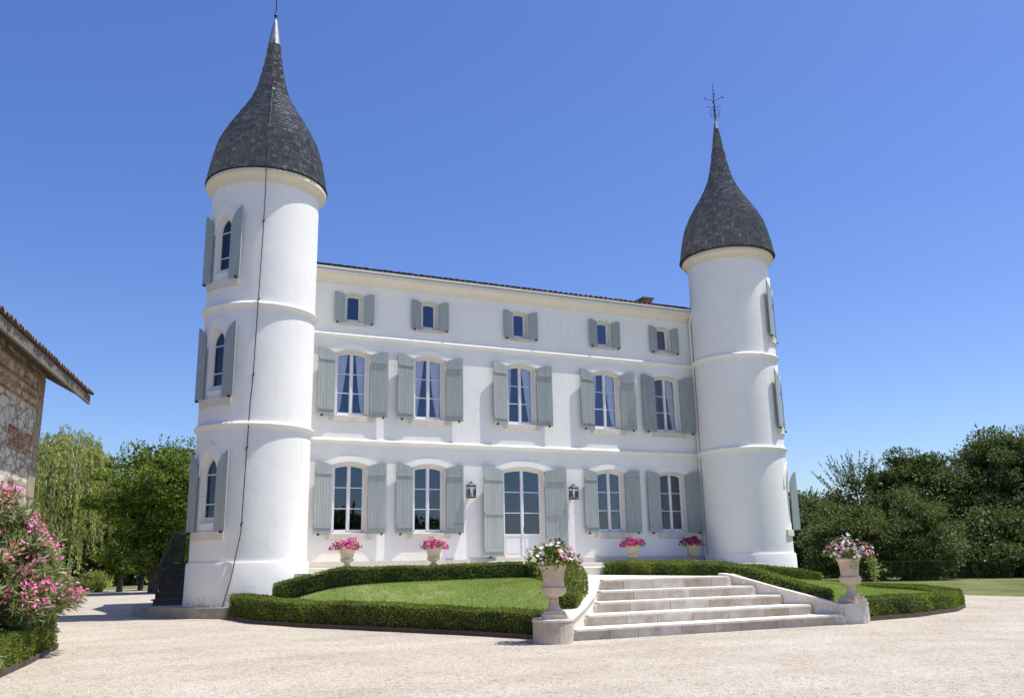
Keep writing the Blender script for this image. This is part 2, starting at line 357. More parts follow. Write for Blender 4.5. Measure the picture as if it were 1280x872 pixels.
def boolean_cut(o, cutters):
    """cut closed prisms (an MB) out of an object, then bake"""
    me = cutters.mesh('cut', M['white']); c = link('cut', me)
    md = o.modifiers.new('b', 'BOOLEAN'); md.operation = 'DIFFERENCE'; md.object = c; md.solver = 'EXACT'
    dg = bpy.context.evaluated_depsgraph_get(); ev = o.evaluated_get(dg)
    nm = bpy.data.meshes.new_from_object(ev); o.modifiers.clear(); old = o.data; nm.name = old.name; o.data = nm
    bpy.data.objects.remove(c); return o
def poly_mesh(name, V, nper, mats, mi=None, smooth=False):
    """V: (N*nper,3) -> N polygons, fast"""
    N = len(V)//nper; me = bpy.data.meshes.new(name)
    me.vertices.add(len(V)); me.vertices.foreach_set('co', V.astype(np.float32).ravel())
    me.loops.add(len(V)); me.loops.foreach_set('vertex_index', np.arange(len(V), dtype=np.int32))
    me.polygons.add(N); me.polygons.foreach_set('loop_start', np.arange(0, len(V), nper, dtype=np.int32))
    try: me.polygons.foreach_set('loop_total', np.full(N, nper, dtype=np.int32))
    except Exception: pass
    for m in mats: me.materials.append(m)
    if mi is not None: me.polygons.foreach_set('material_index', mi.astype(np.int32))
    me.update(calc_edges=True); me.validate(); return me
def norm(a): return a/np.maximum(np.linalg.norm(a, axis=-1, keepdims=True), 1e-9)
def leaves(P, D, L, W, Nrm=None):
    """diamond leaves at P pointing along D (unit), length L, width W; returns (N*4,3)"""
    N = len(P); L = np.broadcast_to(L, (N,))[:, None]; W = np.broadcast_to(W, (N,))[:, None]
    if Nrm is None: Nrm = rng.normal(size=(N, 3))
    S = norm(np.cross(D, Nrm)); 
    return np.stack([P, P+D*L*.45+S*W*.5, P+D*L, P+D*L*.45-S*W*.5], 1).reshape(-1, 3)
def merge_mesh(name, parts, mats, parent=None):
    """parts: list of (V, nper, matindex) -> one object"""
    vs = np.concatenate([q[0] for q in parts]); me = bpy.data.meshes.new(name)
    me.vertices.add(len(vs)); me.vertices.foreach_set('co', vs.astype(np.float32).ravel())
    me.loops.add(len(vs)); me.loops.foreach_set('vertex_index', np.arange(len(vs), dtype=np.int32))
    st = []; mi = []; k = 0; tot = []
    for V, npf, m in parts:
        c = len(V)//npf; st.append(k+np.arange(c)*npf); k += len(V); mi.append(np.full(c, m)); tot.append(np.full(c, npf))
    st = np.concatenate(st).astype(np.int32); mi = np.concatenate(mi).astype(np.int32)
    me.polygons.add(len(st)); me.polygons.foreach_set('loop_start', st)
    try: me.polygons.foreach_set('loop_total', np.concatenate(tot).astype(np.int32))
    except Exception: pass
    for m in mats: me.materials.append(m)
    me.polygons.foreach_set('material_index', mi); me.update(calc_edges=True); me.validate()
    return link(name, me, parent)
def G(y): return .0144*(min(max(y, -31), -2.5)+2.5)
def arc_pts(w, zs, zc, n=10):
    """segmental arch from (-w,zs) over (0,zc) to (w,zs)"""
    h = zc-zs; rad = (w*w+h*h)/(2*h); a = math.asin(w/rad)
    return [(rad*math.sin(-a+2*a*i/n), zc-rad+rad*math.cos(-a+2*a*i/n)) for i in range(n+1)]
def arch_z(x, w, zs, zc):
    h = zc-zs; rad = (w*w+h*h)/(2*h); return zc-rad+math.sqrt(max(rad*rad-x*x, 0))
def arch_poly(w, z0, zs, zc, n=10): return [(-w, z0)] + arc_pts(w, zs, zc, n) + [(w, z0)]
def ogive(w, zs, zc, n=8):
    """pointed arch"""
    pts = []; h = zc-zs; rad = (w*w+h*h)/(2*w)
    for i in range(n+1):
        z = zs+h*i/n; x = -(w-rad+math.sqrt(max(rad*rad-(z-zs)**2, 0))); pts.append((min(x, 0), z))
    pts[-1] = (0, zc)
    return pts + [(-x, z) for x, z in reversed(pts[:-1])]
def ogive_poly(w, z0, zs, zc, n=8): return [(-w, z0)] + ogive(w, zs, zc, n) + [(w, z0)]

# ------------------------------------------------------------------ ground
def ground_sheet(name, poly, mat, dz):
    bm = bmesh.new(); vs = [bm.verts.new((x, y, 0)) for x, y in poly]; bm.faces.new(vs)
    for yc in (-31, -2.5):
        bmesh.ops.bisect_plane(bm, geom=bm.verts[:]+bm.edges[:]+bm.faces[:], plane_co=(0, yc, 0), plane_no=(0, 1, 0))
    for v in bm.verts: v.co.z = G(v.co.y)+dz
    bmesh.ops.triangulate(bm, faces=bm.faces[:])
    bmesh.ops.recalc_face_normals(bm, faces=bm.faces)
    me = bpy.data.meshes.new(name); bm.to_mesh(me); bm.free(); me.materials.append(mat)
    if me.polygons[0].normal.z < 0: me.flip_normals()
    return tag(link(name, me), kind='structure')
ground_sheet('ground', [(-900, -900), (900, -900), (900, 1500), (-900, 1500)], M['field'], -.02)
ground_sheet('gravel_drive', [(-60, -90), (70, -90), (46, -36), (13.93, -8.3), (13.45, -6.5), (12.9, -3), (12.4, 3), (-7, 4), (-8.5, 30), (-10.6, 42), (-14.2, 41), (-17.2, 27), (-20, 12), (-60, 0)], M['gravel'], -.004)

# ------------------------------------------------------------------ the chateau
chateau = tag(empty('chateau', (0, 0, 0)), 'white plastered two towered manor house with grey green shutters and slate onion spires', 'house')
BAYS = [-6.241, -3.525, 0.0, 3.57, 6.311]
XL, XR = -9.2, 8.6; ZT = 11.0; DEPTH = 9.5
# facade wall with real openings
fwm = MB().box((XL, 0, 0), (XR, .42, ZT)); wall = fwm.build('facade_wall', M['white'], chateau)
cut = MB()
ROW = {'g': (.56, 2.30, 4.43, 4.56), 'f': (.56, 6.10, 8.17, 8.31), 't': (.30, 9.30, 10.22, 10.31)}
DOOR = (.78, 1.49, 4.42, 4.56)
def cutter(cx, w, z0, zs, zc, g=.045):
    cut.prism(arch_poly(w+g, z0-.001, zs+g*.6, zc+g), lambda x, z: (cx+x, -.3, z), lambda x, z: (cx+x, .8, z))
for i, bx in enumerate(BAYS):
    cutter(bx, *ROW['t']); cutter(bx, *ROW['f'])
    if i == 2: cutter(bx, *DOOR)
    else: cutter(bx, *ROW['g'])
boolean_cut(wall, cut)
MB().box((XL, .42, 0), (XL+.4, DEPTH, ZT)).build('side_wall', M['white'], chateau)
MB().box((XR-.4, .42, 0), (XR, DEPTH, ZT)).build('side_wall', M['white'], chateau)
MB().box((XL, DEPTH, 0), (XR, DEPTH+.4, ZT)).build('rear_wall', M['white'], chateau)
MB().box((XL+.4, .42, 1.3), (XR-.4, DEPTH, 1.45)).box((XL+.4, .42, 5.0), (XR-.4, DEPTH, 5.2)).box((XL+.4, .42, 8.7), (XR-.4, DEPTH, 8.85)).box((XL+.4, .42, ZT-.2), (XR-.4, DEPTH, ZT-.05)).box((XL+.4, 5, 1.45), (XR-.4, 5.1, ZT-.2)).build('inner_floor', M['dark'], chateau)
# plinth course
xd = DOOR[0]+.06
pl = MB().box((-8.6, -.05, .6), (-xd-.55, 0, 1.447)).box((xd+.55, -.05, .6), (8.0, 0, 1.447))
o = pl.build('wall_plinth', M['plinth'], chateau); bevel_mesh(o.data, .012)
def sweep_x(prof, x0, x1, name, mat, smooth=True):
    """profile in (y,z) swept along x"""
    n = len(prof); v = [(x0, y, z) for y, z in prof]+[(x1, y, z) for y, z in prof]
    f = [(i, (i+1) % n, n+(i+1) % n, n+i) for i in range(n)]+[tuple(range(n)), tuple(range(2*n-1, n-1, -1))]
    return MB().raw(v, f).build(name, mat, chateau, smooth=smooth)
# cornice: fillet, cove, fascia
cor = [(.02, 10.61), (-.04, 10.61), (-.045, 10.66)] + [(-.07-.24*(1-math.cos(t)), 10.68+.17*math.sin(t)) for t in np.linspace(0, PI/2, 7)] + [(-.345, 10.86), (-.345, 10.97), (-.30, 11.0), (.02, 11.0)]
sweep_x(cor, XL+.3, XR-.4, 'cornice', M['cream'])
def course(z, name='string_course'):
    pr = [(.01, z-.09), (-.03, z-.085), (-.045, z-.04), (-.085, z-.02)]+[(-.085-.02*math.sin(t), z-.02+.07*(t/PI)) for t in np.linspace(0, PI, 5)]+[(-.05, z+.075), (.01, z+.10)]
    return sweep_x(pr, XL+.3, XR-.4, name, M['white'])
course(5.255); course(8.80)
# gutter
gp = [(-.335+.065*math.cos(t), 11.07+.065*math.sin(t)) for t in np.linspace(PI, 2*PI, 9)]
gp = gp+list(reversed([(-.335+.053*math.cos(t), 11.07+.053*math.sin(t)) for t in np.linspace(PI, 2*PI, 9)]))
sweep_x(gp, XL+.6, XR-.9, 'gutter', M['gutter'])
# roof: Roman tiles as a corrugated sheet, hipped low pitch
def roof():
    mb = MB(); y0, y1, zb, zr = -.36, 5.2, 11.06, 13.0
    pitch = .22; n = int((XR-XL-.6)/pitch); k = 6
    nr = 14
    for i in range(n):
        xc = XL+.3+pitch*(i+.5)
        for rI in range(nr):
            ya = y0+(y1-y0)*rI/nr; yb = y0+(y1-y0)*(rI+1)/nr+.04
            za = zb+(zr-zb)*rI/nr+.03; zbb = zb+(zr-zb)*(rI+1)/nr
            jx, jz = random.uniform(-.012, .012), random.uniform(-.01, .01)
            v = []
            for (yy, zz, rr) in ((ya+random.uniform(-.03, .03), za, .085), (yb, zbb, .07)):
                for q in range(k+1):
                    t = PI*q/k; v.append((xc+jx+rr*math.cos(t), yy, zz+jz+rr*math.sin(t)*.9))
            m = k+1
            mb.raw(v, [(q, q+1, m+q+1, m+q) for q in range(k)])
    mb.raw([(XL+.3, y0, zb), (XR-.3, y0, zb), (XR-.3, y1, zr), (XL+.3, y1, zr), (XL+.3, DEPTH+.6, zb), (XR-.3, DEPTH+.6, zb)], [(0, 1, 2, 3), (3, 2, 5, 4), (0, 3, 4), (1, 5, 2)])
    return mb.build('roof', M['terracotta'], chateau, fix=False)
rf = roof()
def bricks_box(x0, x1, y0, y1, z0, z1, bw=.22, bh=.065, gap=.012):
    mb = MB(); z = z0; row = 0
    while z < z1-.02:
        off = (row % 2)*bw*.5
        for (ya, yb, along) in ((y0, y0+.1, 0), (y1-.1, y1, 0)):
            x = x0-off
            while x < x1-.01:
                a, b = max(x, x0), min(x+bw-gap, x1)
                if b-a > .03: mb.box((a, ya, z), (b, yb, min(z+bh-gap, z1)))
                x += bw
        for xa, xb in ((x0, x0+.1), (x1-.1, x1)):
            y = y0+.1+gap
            while y < y1-.1-gap-.01:
                mb.box((xa, y, z), (xb, min(y+bw-gap, y1-.1-gap), min(z+bh-gap, z1))); y += bw
        z += bh; row += 1
    mb.box((x0+.012, y0+.012, z0), (x1-.012, y1-.012, z1-.01)); return mb
ch = bricks_box(8.35, 9.1-.3, 4.2, 5.0, 12.0, 12.95).build('chimney', M['brick'], rf)
MB().box((8.28, 4.13, 12.95), (8.87, 5.07, 13.02)).build('chimney_cap', M['terracotta'], rf)

# ---- facade joinery
def surround_mesh(name, w, z0, zs, zc, g=.043, y0=-.012, y1=.36):
    mb = MB(); n = 10
    inner = [(-w, z0)]+arc_pts(w, zs, zc, n)+[(w, z0)]; outer = [(-w-g, z0)]+arc_pts(w+g, zs+g*.6, zc+g-.001, n)+[(w+g, z0)]
    mb.ring(outer, inner, lambda x, z: (x, y0, z), lambda x, z: (x, y1, z)); return mb.mesh(name, M['cream'])
def hood_mesh(name, wi, zsi, zci, wo, zso, zco, y0=-.032):
    mb = MB(); n = 14
    inner = arc_pts(wi, zsi, zci, n); outer = arc_pts(wo, zso, zco, n)
    mb.ring(outer, inner, lambda x, z: (x, y0, z), lambda x, z: (x, .01, z)); me = mb.mesh(name, M['white'], True); return me
def sill_mesh(name, w, h, d=.07):
    me = MB().box((-w, -d, -h), (w, .30, 0)).mesh(name, M['sill']); bevel_mesh(me, .012, 2); return me
def casement(name, w, z0, zs, zc, leafs=2, bars=2, yb=.16, d=.055, door=False, panel=.0):
    """timber frame with two glazed leaves, flat arch head; origin at (bay,0,0)"""
    mb = MB(); n = 10; fo = .045
    # outer frame
    o_ = [(-w, z0)]+arc_pts(w, zs, zc, n)+[(w, z0)]
    i_ = [(-w+fo, z0)]+arc_pts(w-fo, zs-.01, zc-fo, n)+[(w-fo, z0)]
    mb.ring(o_, i_, lambda x, z: (x, yb-.01, z), lambda x, z: (x, yb+d+.02, z))
    if not door: mb.box((-w+fo, yb-.03, z0), (w-fo, yb+d+.02, z0+.05))
    gl = []
    wi = w-fo; zA = z0+(.05 if not door else .0)
    def head(x): return arch_z(x, wi, zs-.01, zc-fo)
    if leafs == 2:
        spans = [(-wi+.003, -.004), (.004, wi-.003)]
    else: spans = [(-wi+.003, wi-.003)]
    st = .055
    for a, b in spans:
        N = 8
        xs = [a+(b-a)*i/N for i in range(N+1)]
        out = [(a, zA+.004)]+[(x, head(x)-.004) for x in xs]+[(b, zA+.004)]
        xi = [a+st+(b-a-2*st)*i/N for i in range(N+1)]
        br = .075
        inn = [(a+st, zA+br)]+[(x, head(x)-.06) for x in xi]+[(b-st, zA+br)]
        mb.ring(out, inn, lambda x, z: (x, yb, z), lambda x, z: (x, yb+d, z))
        mb.box((a+st, yb, zA+.004), (b-st, yb+d, zA+br))
        zlo = zA+br
        if panel:
            mb.box((a+st, yb+.022, zlo), (b-st, yb+.035, zA+panel-.06)); mb.box((a+st, yb, zA+panel-.07), (b-st, yb+d, zA+panel))
            mb.box((a+st+.05, yb+.008, zlo+.06), (b-st-.05, yb+.024, zA+panel-.14)); zlo = zA+panel
        ztop = head((a+b)/2)-.06
        for k in range(1, bars+1):
            zz = zlo+(ztop-zlo)*k/(bars+1); mb.box((a+st, yb+.008, zz-.013), (b-st, yb+d-.008, zz+.013))
        gl.append([(a+st, zlo)]+[(x, head(x)-.06) for x in xi]+[(b-st, zlo)])
    if leafs == 2: mb.box((-.035, yb-.014, zA+.02), (.035, yb-.0005, head(0)-.012))
    fr = mb.mesh(name, M['frame'])
    gm = MB()
    for q in gl: gm.prism(q, lambda x, z: (x, yb+.026, z), lambda x, z: (x, yb+.030, z))
    return fr, gm.mesh('glass', M['glass'])
def curtain_mesh(w, z0, z1, side, reach, sd=0):
    """gathered curtain swept to one side; tie height fraction"""
    mb = MB(); nu, nv = 26, 14; v = []
    for j in range(nv+1):
        t = j/nv; z = z0+(z1-z0)*t
        wid = reach*(.28+.06*math.sin(sd*1.7)+.70*abs(t)**(.75+.25*math.sin(sd*2.3)))
        for i in range(nu+1):
            s = i/nu; x = side*(w-s*wid); y = .245+.016*math.sin(s*nu*(1.05+.12*math.sin(sd))+.6*math.sin(3*t+sd)+sd)+.01*math.sin(9*t+s*5)
            v.append((x, y, z))
    f = [(j*(nu+1)+i, j*(nu+1)+i+1, (j+1)*(nu+1)+i+1, (j+1)*(nu+1)+i) for j in range(nv) for i in range(nu)]
    return mb.raw(v, f).mesh('curtain', M['curtain'], 'all', fix=False)
def shutter_mesh(w, z0, zs, zc, sgn, W, planks=6, battens=(.12, .88), th=.032, bt=.022, ztop_add=0):
    """hinge at x=0, leaf runs to sgn*w; top follows half the arch of half-width W"""
    mb = MB(); pw = w/planks
    def top(u): return arch_z(max(W-u, 0)*.985, W, zs, zc)+ztop_add
    for k in range(planks):
        a, b = k*pw+(.003 if k else 0), (k+1)*pw-(.003 if k < planks-1 else 0)
        poly = [(a, z0), (b, z0), (b, top(b)), ((a+b)/2, top((a+b)/2)), (a, top(a))]
        mb.prism(poly, lambda u, z: (sgn*u, -th, z), lambda u, z: (sgn*u, 0, z))
    for k in range(planks-1):
        u = (k+1)*pw; mb.box((sgn*u-.006, -th+.012, z0+.01), (sgn*u+.006, -.004, top(u)-.012))
    H = zs-z0
    for t in battens:
        zz = z0+H*t; x0, x1 = sorted((sgn*.015, sgn*(w-.015))); mb.box((x0, -th-bt, zz-.055), (x1, -th-.0005, zz+.055))
    me = mb.mesh('shutter', M['shutter']); return me
def catch_mesh():
    mb = MB().box((-.012, -.06, -.05), (.012, .03, .0)).box((-.03, -.075, -.055), (.03, -.055, .012)); return mb.mesh('shutter_catch', M['iron'])
def hinge_mesh(z0, z1):
    mb = MB()
    for z in (z0+.25, z1-.25): mb.tube([(0, -.012, z-.05), (0, -.012, z+.05)], .014, 6)
    return mb.mesh('shutter_hinge', M['shutter'])
CATCH = catch_mesh()
def add_shutters(cx, W, w, z0, zs, zc, ml, mr, ang, parent=chateau):
    for sgn, me in ((-1, ml), (1, mr)):
        a = R(ang+random.uniform(-3.5, 3.5))
        s = link('shutter', me, parent, (cx+sgn*(W+.035), -.045, 0), (0, 0, -sgn*a if True else 0))
        link('shutter_catch', CATCH, s, (sgn*w*.75, 0, z0))
        if sgn in HG: link('shutter_hinge', HG[sgn], s, (0, 0, 0))
HG = {}
SH = {}
for key, (w, z0, zs, zc), sw, zb, pk, bt in (('g', ROW['g'], .60, 2.29, 6, (.11, .90)), ('f', ROW['f'], .60, 6.08, 6, (.11, .90)), ('t', ROW['t'], .345, 9.26, 1, ())):
    SH[key] = [shutter_mesh(sw, zb, zs, zc, s, w+.04, pk, bt, ztop_add=.01) for s in (-1, 1)] + [sw, zb]
dsh = [shutter_mesh(.82, 1.50, DOOR[2], DOOR[3], s, DOOR[0]+.04, 7, (.075, .50, .90), ztop_add=.01) for s in (-1, 1)]
cas = {k: casement('window', ROW[k][0]-.002, *[q for q in ROW[k][1:]], leafs=(1 if k == 't' else 2), bars=(0 if k == 't' else 2)) for k in ROW}
sur = {k: surround_mesh('window_surround', *ROW[k]) for k in ROW}
hood = {'g': hood_mesh('arch_moulding', .66, 4.44, 4.60, .93, 4.50, 4.79), 'f': hood_mesh('arch_moulding', .66, 8.18, 8.35, .93, 8.25, 8.54), 't': hood_mesh('arch_moulding', .36, 10.24, 10.36, .52, 10.30, 10.50, -.02)}
sil = {'g': sill_mesh('window_sill', .74, .215, .06), 'f': sill_mesh('window_sill', .74, .20, .06), 't': sill_mesh('window_sill', .44, .13, .04)}
CURW = [(.40, .38), (.36, .42), (.22, .40), (.24, .46), (.12, .44)]
for i, bx in enumerate(BAYS):
    for k in ('t', 'f', 'g'):
        if k == 'g' and i == 2: continue
        wd = link('window', cas[k][0], chateau, (bx, 0, 0)); link('glass', cas[k][1], wd)
        link('window_surround', sur[k], chateau, (bx, 0, 0)); link('window_sill', sil[k], chateau, (bx, 0, ROW[k][1]))
        link('arch_moulding', hood[k], chateau, (bx, 0, 0))
        ml, mr, sw, zb = SH[k]
        add_shutters(bx, ROW[k][0], sw, zb, ROW[k][2], ROW[k][3], ml, mr, 9 if k != 't' else 7)
        if k == 'f':
            link('curtain', curtain_mesh(.50, 6.16, 8.24, -1, CURW[i][0], i), wd); link('curtain', curtain_mesh(.50, 6.16, 8.24, 1, CURW[i][1], i+7), wd)
# door
dw = DOOR[0]-.002
dfr, dgl = casement('entrance_door', dw, DOOR[1], DOOR[2], DOOR[3], 2, 2, door=True, panel=.78)
dd = link('entrance_door', dfr, chateau, (0, 0, 0)); link('glass', dgl, dd)
MB().tube([(.06, .15, 2.42), (.06, .10, 2.42), (.14, .10, 2.42)], .010, 6).box((.045, .135, 2.32), (.075, .148, 2.52)).build('door_handle', M['iron'], dd)
link('window_surround', surround_mesh('door_surround', *DOOR), chateau).name = 'door_surround'
link('arch_moulding', hood_mesh('arch_moulding', .88, 4.43, 4.60, 1.14, 4.48, 4.81), chateau)
for sgn, me in ((-1, dsh[0]), (1, dsh[1])):
    s = link('shutter', me, chateau, (sgn*(DOOR[0]+.04), -.045, 0), (0, 0, -sgn*R(11 if sgn < 0 else 9)))
    link('shutter_catch', CATCH, s, (sgn*.6, 0, 1.50))
ds = MB().box((-1.25, -.36, 1.2), (1.25, .16, 1.49)); o = ds.build('doorstep', M['sill'], chateau); bevel_mesh(o.data, .015)
ds = MB().box((-1.55, -.75, 1.2), (1.55, -.362, 1.365)); o = ds.build('doorstep', M['sill'], chateau); bevel_mesh(o.data, .015)
# downpipe and cable at the right tower
mb = MB().tube([(7.50, -.36, 10.98), (7.54, -.22, 10.72), (7.58, -.10, 10.5), (7.60, -.10, 6), (7.60, -.10, .9)], .052, 10)
for z in (9.6, 7.2, 5.6, 3.2, 1.8): mb.tube([(7.60, -.10, z-.03), (7.60, -.10, z+.03)], .064, 10)
mb.build('downpipe', M['gutter'], chateau, smooth=True)
MB().tube([(7.70, -.13, 10.5), (7.70, -.14, 6), (7.69, -.13, 3), (7.69, -.14, .9)], .013, 6).build('downpipe_cable', M['iron'], chateau)

# ---- towers
SPIRE = [(1.87, 13.06), (1.86, 13.14), (1.80, 13.55), (1.705, 14.05), (1.57, 14.55), (1.345, 15.02), (1.065, 15.50), (.835, 15.90), (.625, 16.32), (.455, 16.82), (.35, 17.32), (.262, 17.85), (.185, 18.38), (.11, 18.85), (.04, 19.22), (.025, 19.30)]
SR = np.array([q[0] for q in SPIRE]); SZ = np.array([q[1] for q in SPIRE])
_d = np.concatenate([[0], np.cumsum(np.hypot(np.diff(SR), np.diff(SZ)))])
def spire_at(s): return float(np.interp(s, _d, SR)), float(np.interp(s, _d, SZ))
def tower(cx, cy, r, wins, az0, lean_win):
    ca = Vector((cx, cy, 0))
    # hollow shell
    mb = MB(); prof = [(r, 0.0), (r, 12.90), (r-.42, 12.90), (r-.42, 0.0)]
    mb.lathe(prof, 96, (cx, cy), closed_prof=True)
    t = mb.build('tower', M['white'], chateau, smooth=True)
    a = R(az0); nrm = Vector((math.cos(a), math.sin(a), 0)); tan = Vector((-math.sin(a), math.cos(a), 0))
    cutm = MB()
    def at(u, d, z): q = ca+nrm*(r+d)+tan*u; return (q.x, q.y, z)
    for (z0, z1) in wins:
        zs = z1-.62
        n = 8; n_ = 2*n+3
        po = ogive_poly(.37, z0, zs, z1, n); pm = ogive_poly(.37, z0, zs, z1, n); pin = ogive_poly(.29, z0+.34, zs-.02, z1-.13, n)
        po = [(u*1.08, z) for u, z in po]
        v = [at(u, .35, z) for u, z in po]+[at(u*1.0, -.20, z) for u, z in pin]+[at(u, -.75, z) for u, z in pin]
        N = len(po); f = [tuple(range(N)), tuple(range(3*N-1, 2*N-1, -1))]
        for b in (0, N): f += [(b+i, b+(i+1) % N, b+N+(i+1) % N, b+N+i) for i in range(N)]
        cutm.raw(v, f)
    boolean_cut(t, cutm)
    me = t.data
    bm = bmesh.new(); bm.from_mesh(me)
    for fa in bm.faces: fa.smooth = True
    for e in bm.edges:
        if len(e.link_faces) == 2 and e.calc_face_angle(0) > R(25): e.smooth = False
    bm.to_mesh(me); bm.free()
    # liner coloured dark for the unlit inside, plinth, courses, cornice
    MB().lathe([(.001, 12.6), (r-.45, 12.6), (r-.45, .1), (.001, .1)], 32, (cx, cy)).build('tower_dark_liner', M['dark'], t)
    def ringp(prof, name, mat): return MB().lathe(prof, 96, (cx, cy), closed_prof=True).build(name, mat, t, smooth=True)
    ringp([(r-.02, 0), (r+.13, 0), (r+.085, .5), (r+.075, 1.40), (r+.055, 1.455), (r-.02, 1.46)], 'plinth', M['white'])
    for z in (5.255, 8.80):
        ringp([(r-.02, z-.11), (r+.03, z-.10), (r+.045, z-.05), (r+.09, z-.03), (r+.105, z+.01), (r+.085, z+.045), (r+.05, z+.06), (r-.02, z+.11)], 'string_course', M['white'])
    ringp([(r-.05, 12.66), (r+.035, 12.66), (r+.05, 12.69), (r+.045, 12.72)]+[(r+.05+.135*(1-math.cos(q)), 12.735+.15*math.sin(q)) for q in np.linspace(0, PI/2, 7)]+[(r+.215, 12.90), (r+.225, 12.97), (r+.20, 13.03), (r-.05, 13.035)], 'tower_cornice', M['cream2'])
    # windows
    for wi, (z0, z1) in enumerate(wins):
        zs = z1-.62; n = 8
        mb = MB(); yb = -.165
        zi0, zsi, zci, wi_ = z0+.34, zs-.02, z1-.13, .29
        out = ogive_poly(wi_+.03, zi0-.03, zsi, zci+.03, n); inn = ogive_poly(wi_-.055, zi0+.06, zsi-.01, zci-.09, n)
        mb.ring(out, inn, lambda u, z: at(u, yb, z), lambda u, z: at(u, yb-.06, z), closed=True)
        for zz in (zi0+.42, zi0+.42+(zsi-zi0-.1)*.72): mb.prism([(-wi_+.05, zz-.016), (wi_-.05, zz-.016), (wi_-.05, zz+.016), (-wi_+.05, zz+.016)], lambda u, z: at(u, yb-.015, z), lambda u, z: at(u, yb-.045, z))
        mb.build('tower_window', M['frame'], t)
        MB().prism(inn, lambda u, z: at(u, yb-.028, z), lambda u, z: at(u, yb-.032, z)).build('tower_glass', M['glass'], t)
        # curved hood and sill hugging the drum
        def cyl(u, d, z): q = a+u/r; return (cx+(r+d)*math.cos(q), cy+(r+d)*math.sin(q), z)
        mb = MB(); oi = ogive(.41, zs-.05, z1+.03, n); oo = ogive(.58, zs-.05, z1+.29, n)
        mb.ring(oo, oi, lambda u, z: cyl(u, .035, z), lambda u, z: cyl(u, -.02, z)); mb.build('arch_moulding', M['white'], t, smooth=True)
        mb = MB(); N = 10; lo = [(-.66+1.32*i/N, z0-.23) for i in range(N+1)]; hi = [(u, z0-.004) for u, _ in lo]
        mb.ring(lo, hi, lambda u, z: cyl(u, .065, z), lambda u, z: cyl(u, -.02, z)); mb.build('window_sill', M['sill'], t, smooth=True)
        for sgn in (-1, 1):
            if (sgn, wi) in lean_win and lean_win[(sgn, wi)] is None: continue      # leaf swung out of sight round the drum
            sme = tower_sh[sgn]
            if (sgn, wi) in lean_win: ang = lean_win[(sgn, wi)]
            else: ang = (-11 if sgn < 0 else -3)+random.uniform(-2, 2)
            # leaf hinged at the edge of the opening, nearly in the tangent plane
            base = ca+nrm*(r+.02)+tan*(sgn*.40)
            s = link('shutter', sme, t, (base.x, base.y, z0-2.29), (0, 0, a+PI/2-sgn*R(ang)))
            link('shutter_catch', CATCH, s, (sgn*.3, 0, 2.29))
    return t
def tower_shutter(sgn):
    mb = MB(); w = .42; n = 8; zs, zc, W = 3.89, 4.51, .42
    half = ogive(W, zs, zc, n)[:n+1]          # from (-W,zs) to (0,zc): reversed = hinge side low
    poly = [(0, 2.29)]+[(W+x, z) for x, z in half]+[(W, 2.29)]
    poly = [(sgn*u, z) for u, z in poly]
    mb.prism(poly, lambda u, z: (u, -.038, z), lambda u, z: (u, 0, z))
    for z in (2.55, 3.75): mb.box((min(.02*sgn, .36*sgn), .0005, z-.05), (max(.02*sgn, .36*sgn), .02, z+.05))
    return mb.mesh('shutter', M['shutter'])
tower_sh = {s: tower_shutter(s) for s in (-1, 1)}
WZ = [(2.29, 4.52), (6.05, 8.27), (9.60, 11.80)]
TL, TR = (-9.48, -1.14), (8.82, -1.20)
tl = tower(*TL, 1.644, WZ, -146, {}); tr = tower(*TR, 1.575, WZ, -47, {(1, 0): 30, (-1, 0): None})
tl['label'] = 'left tower with a cable down its drum'; tr['label'] = 'right tower with an iron cross finial'

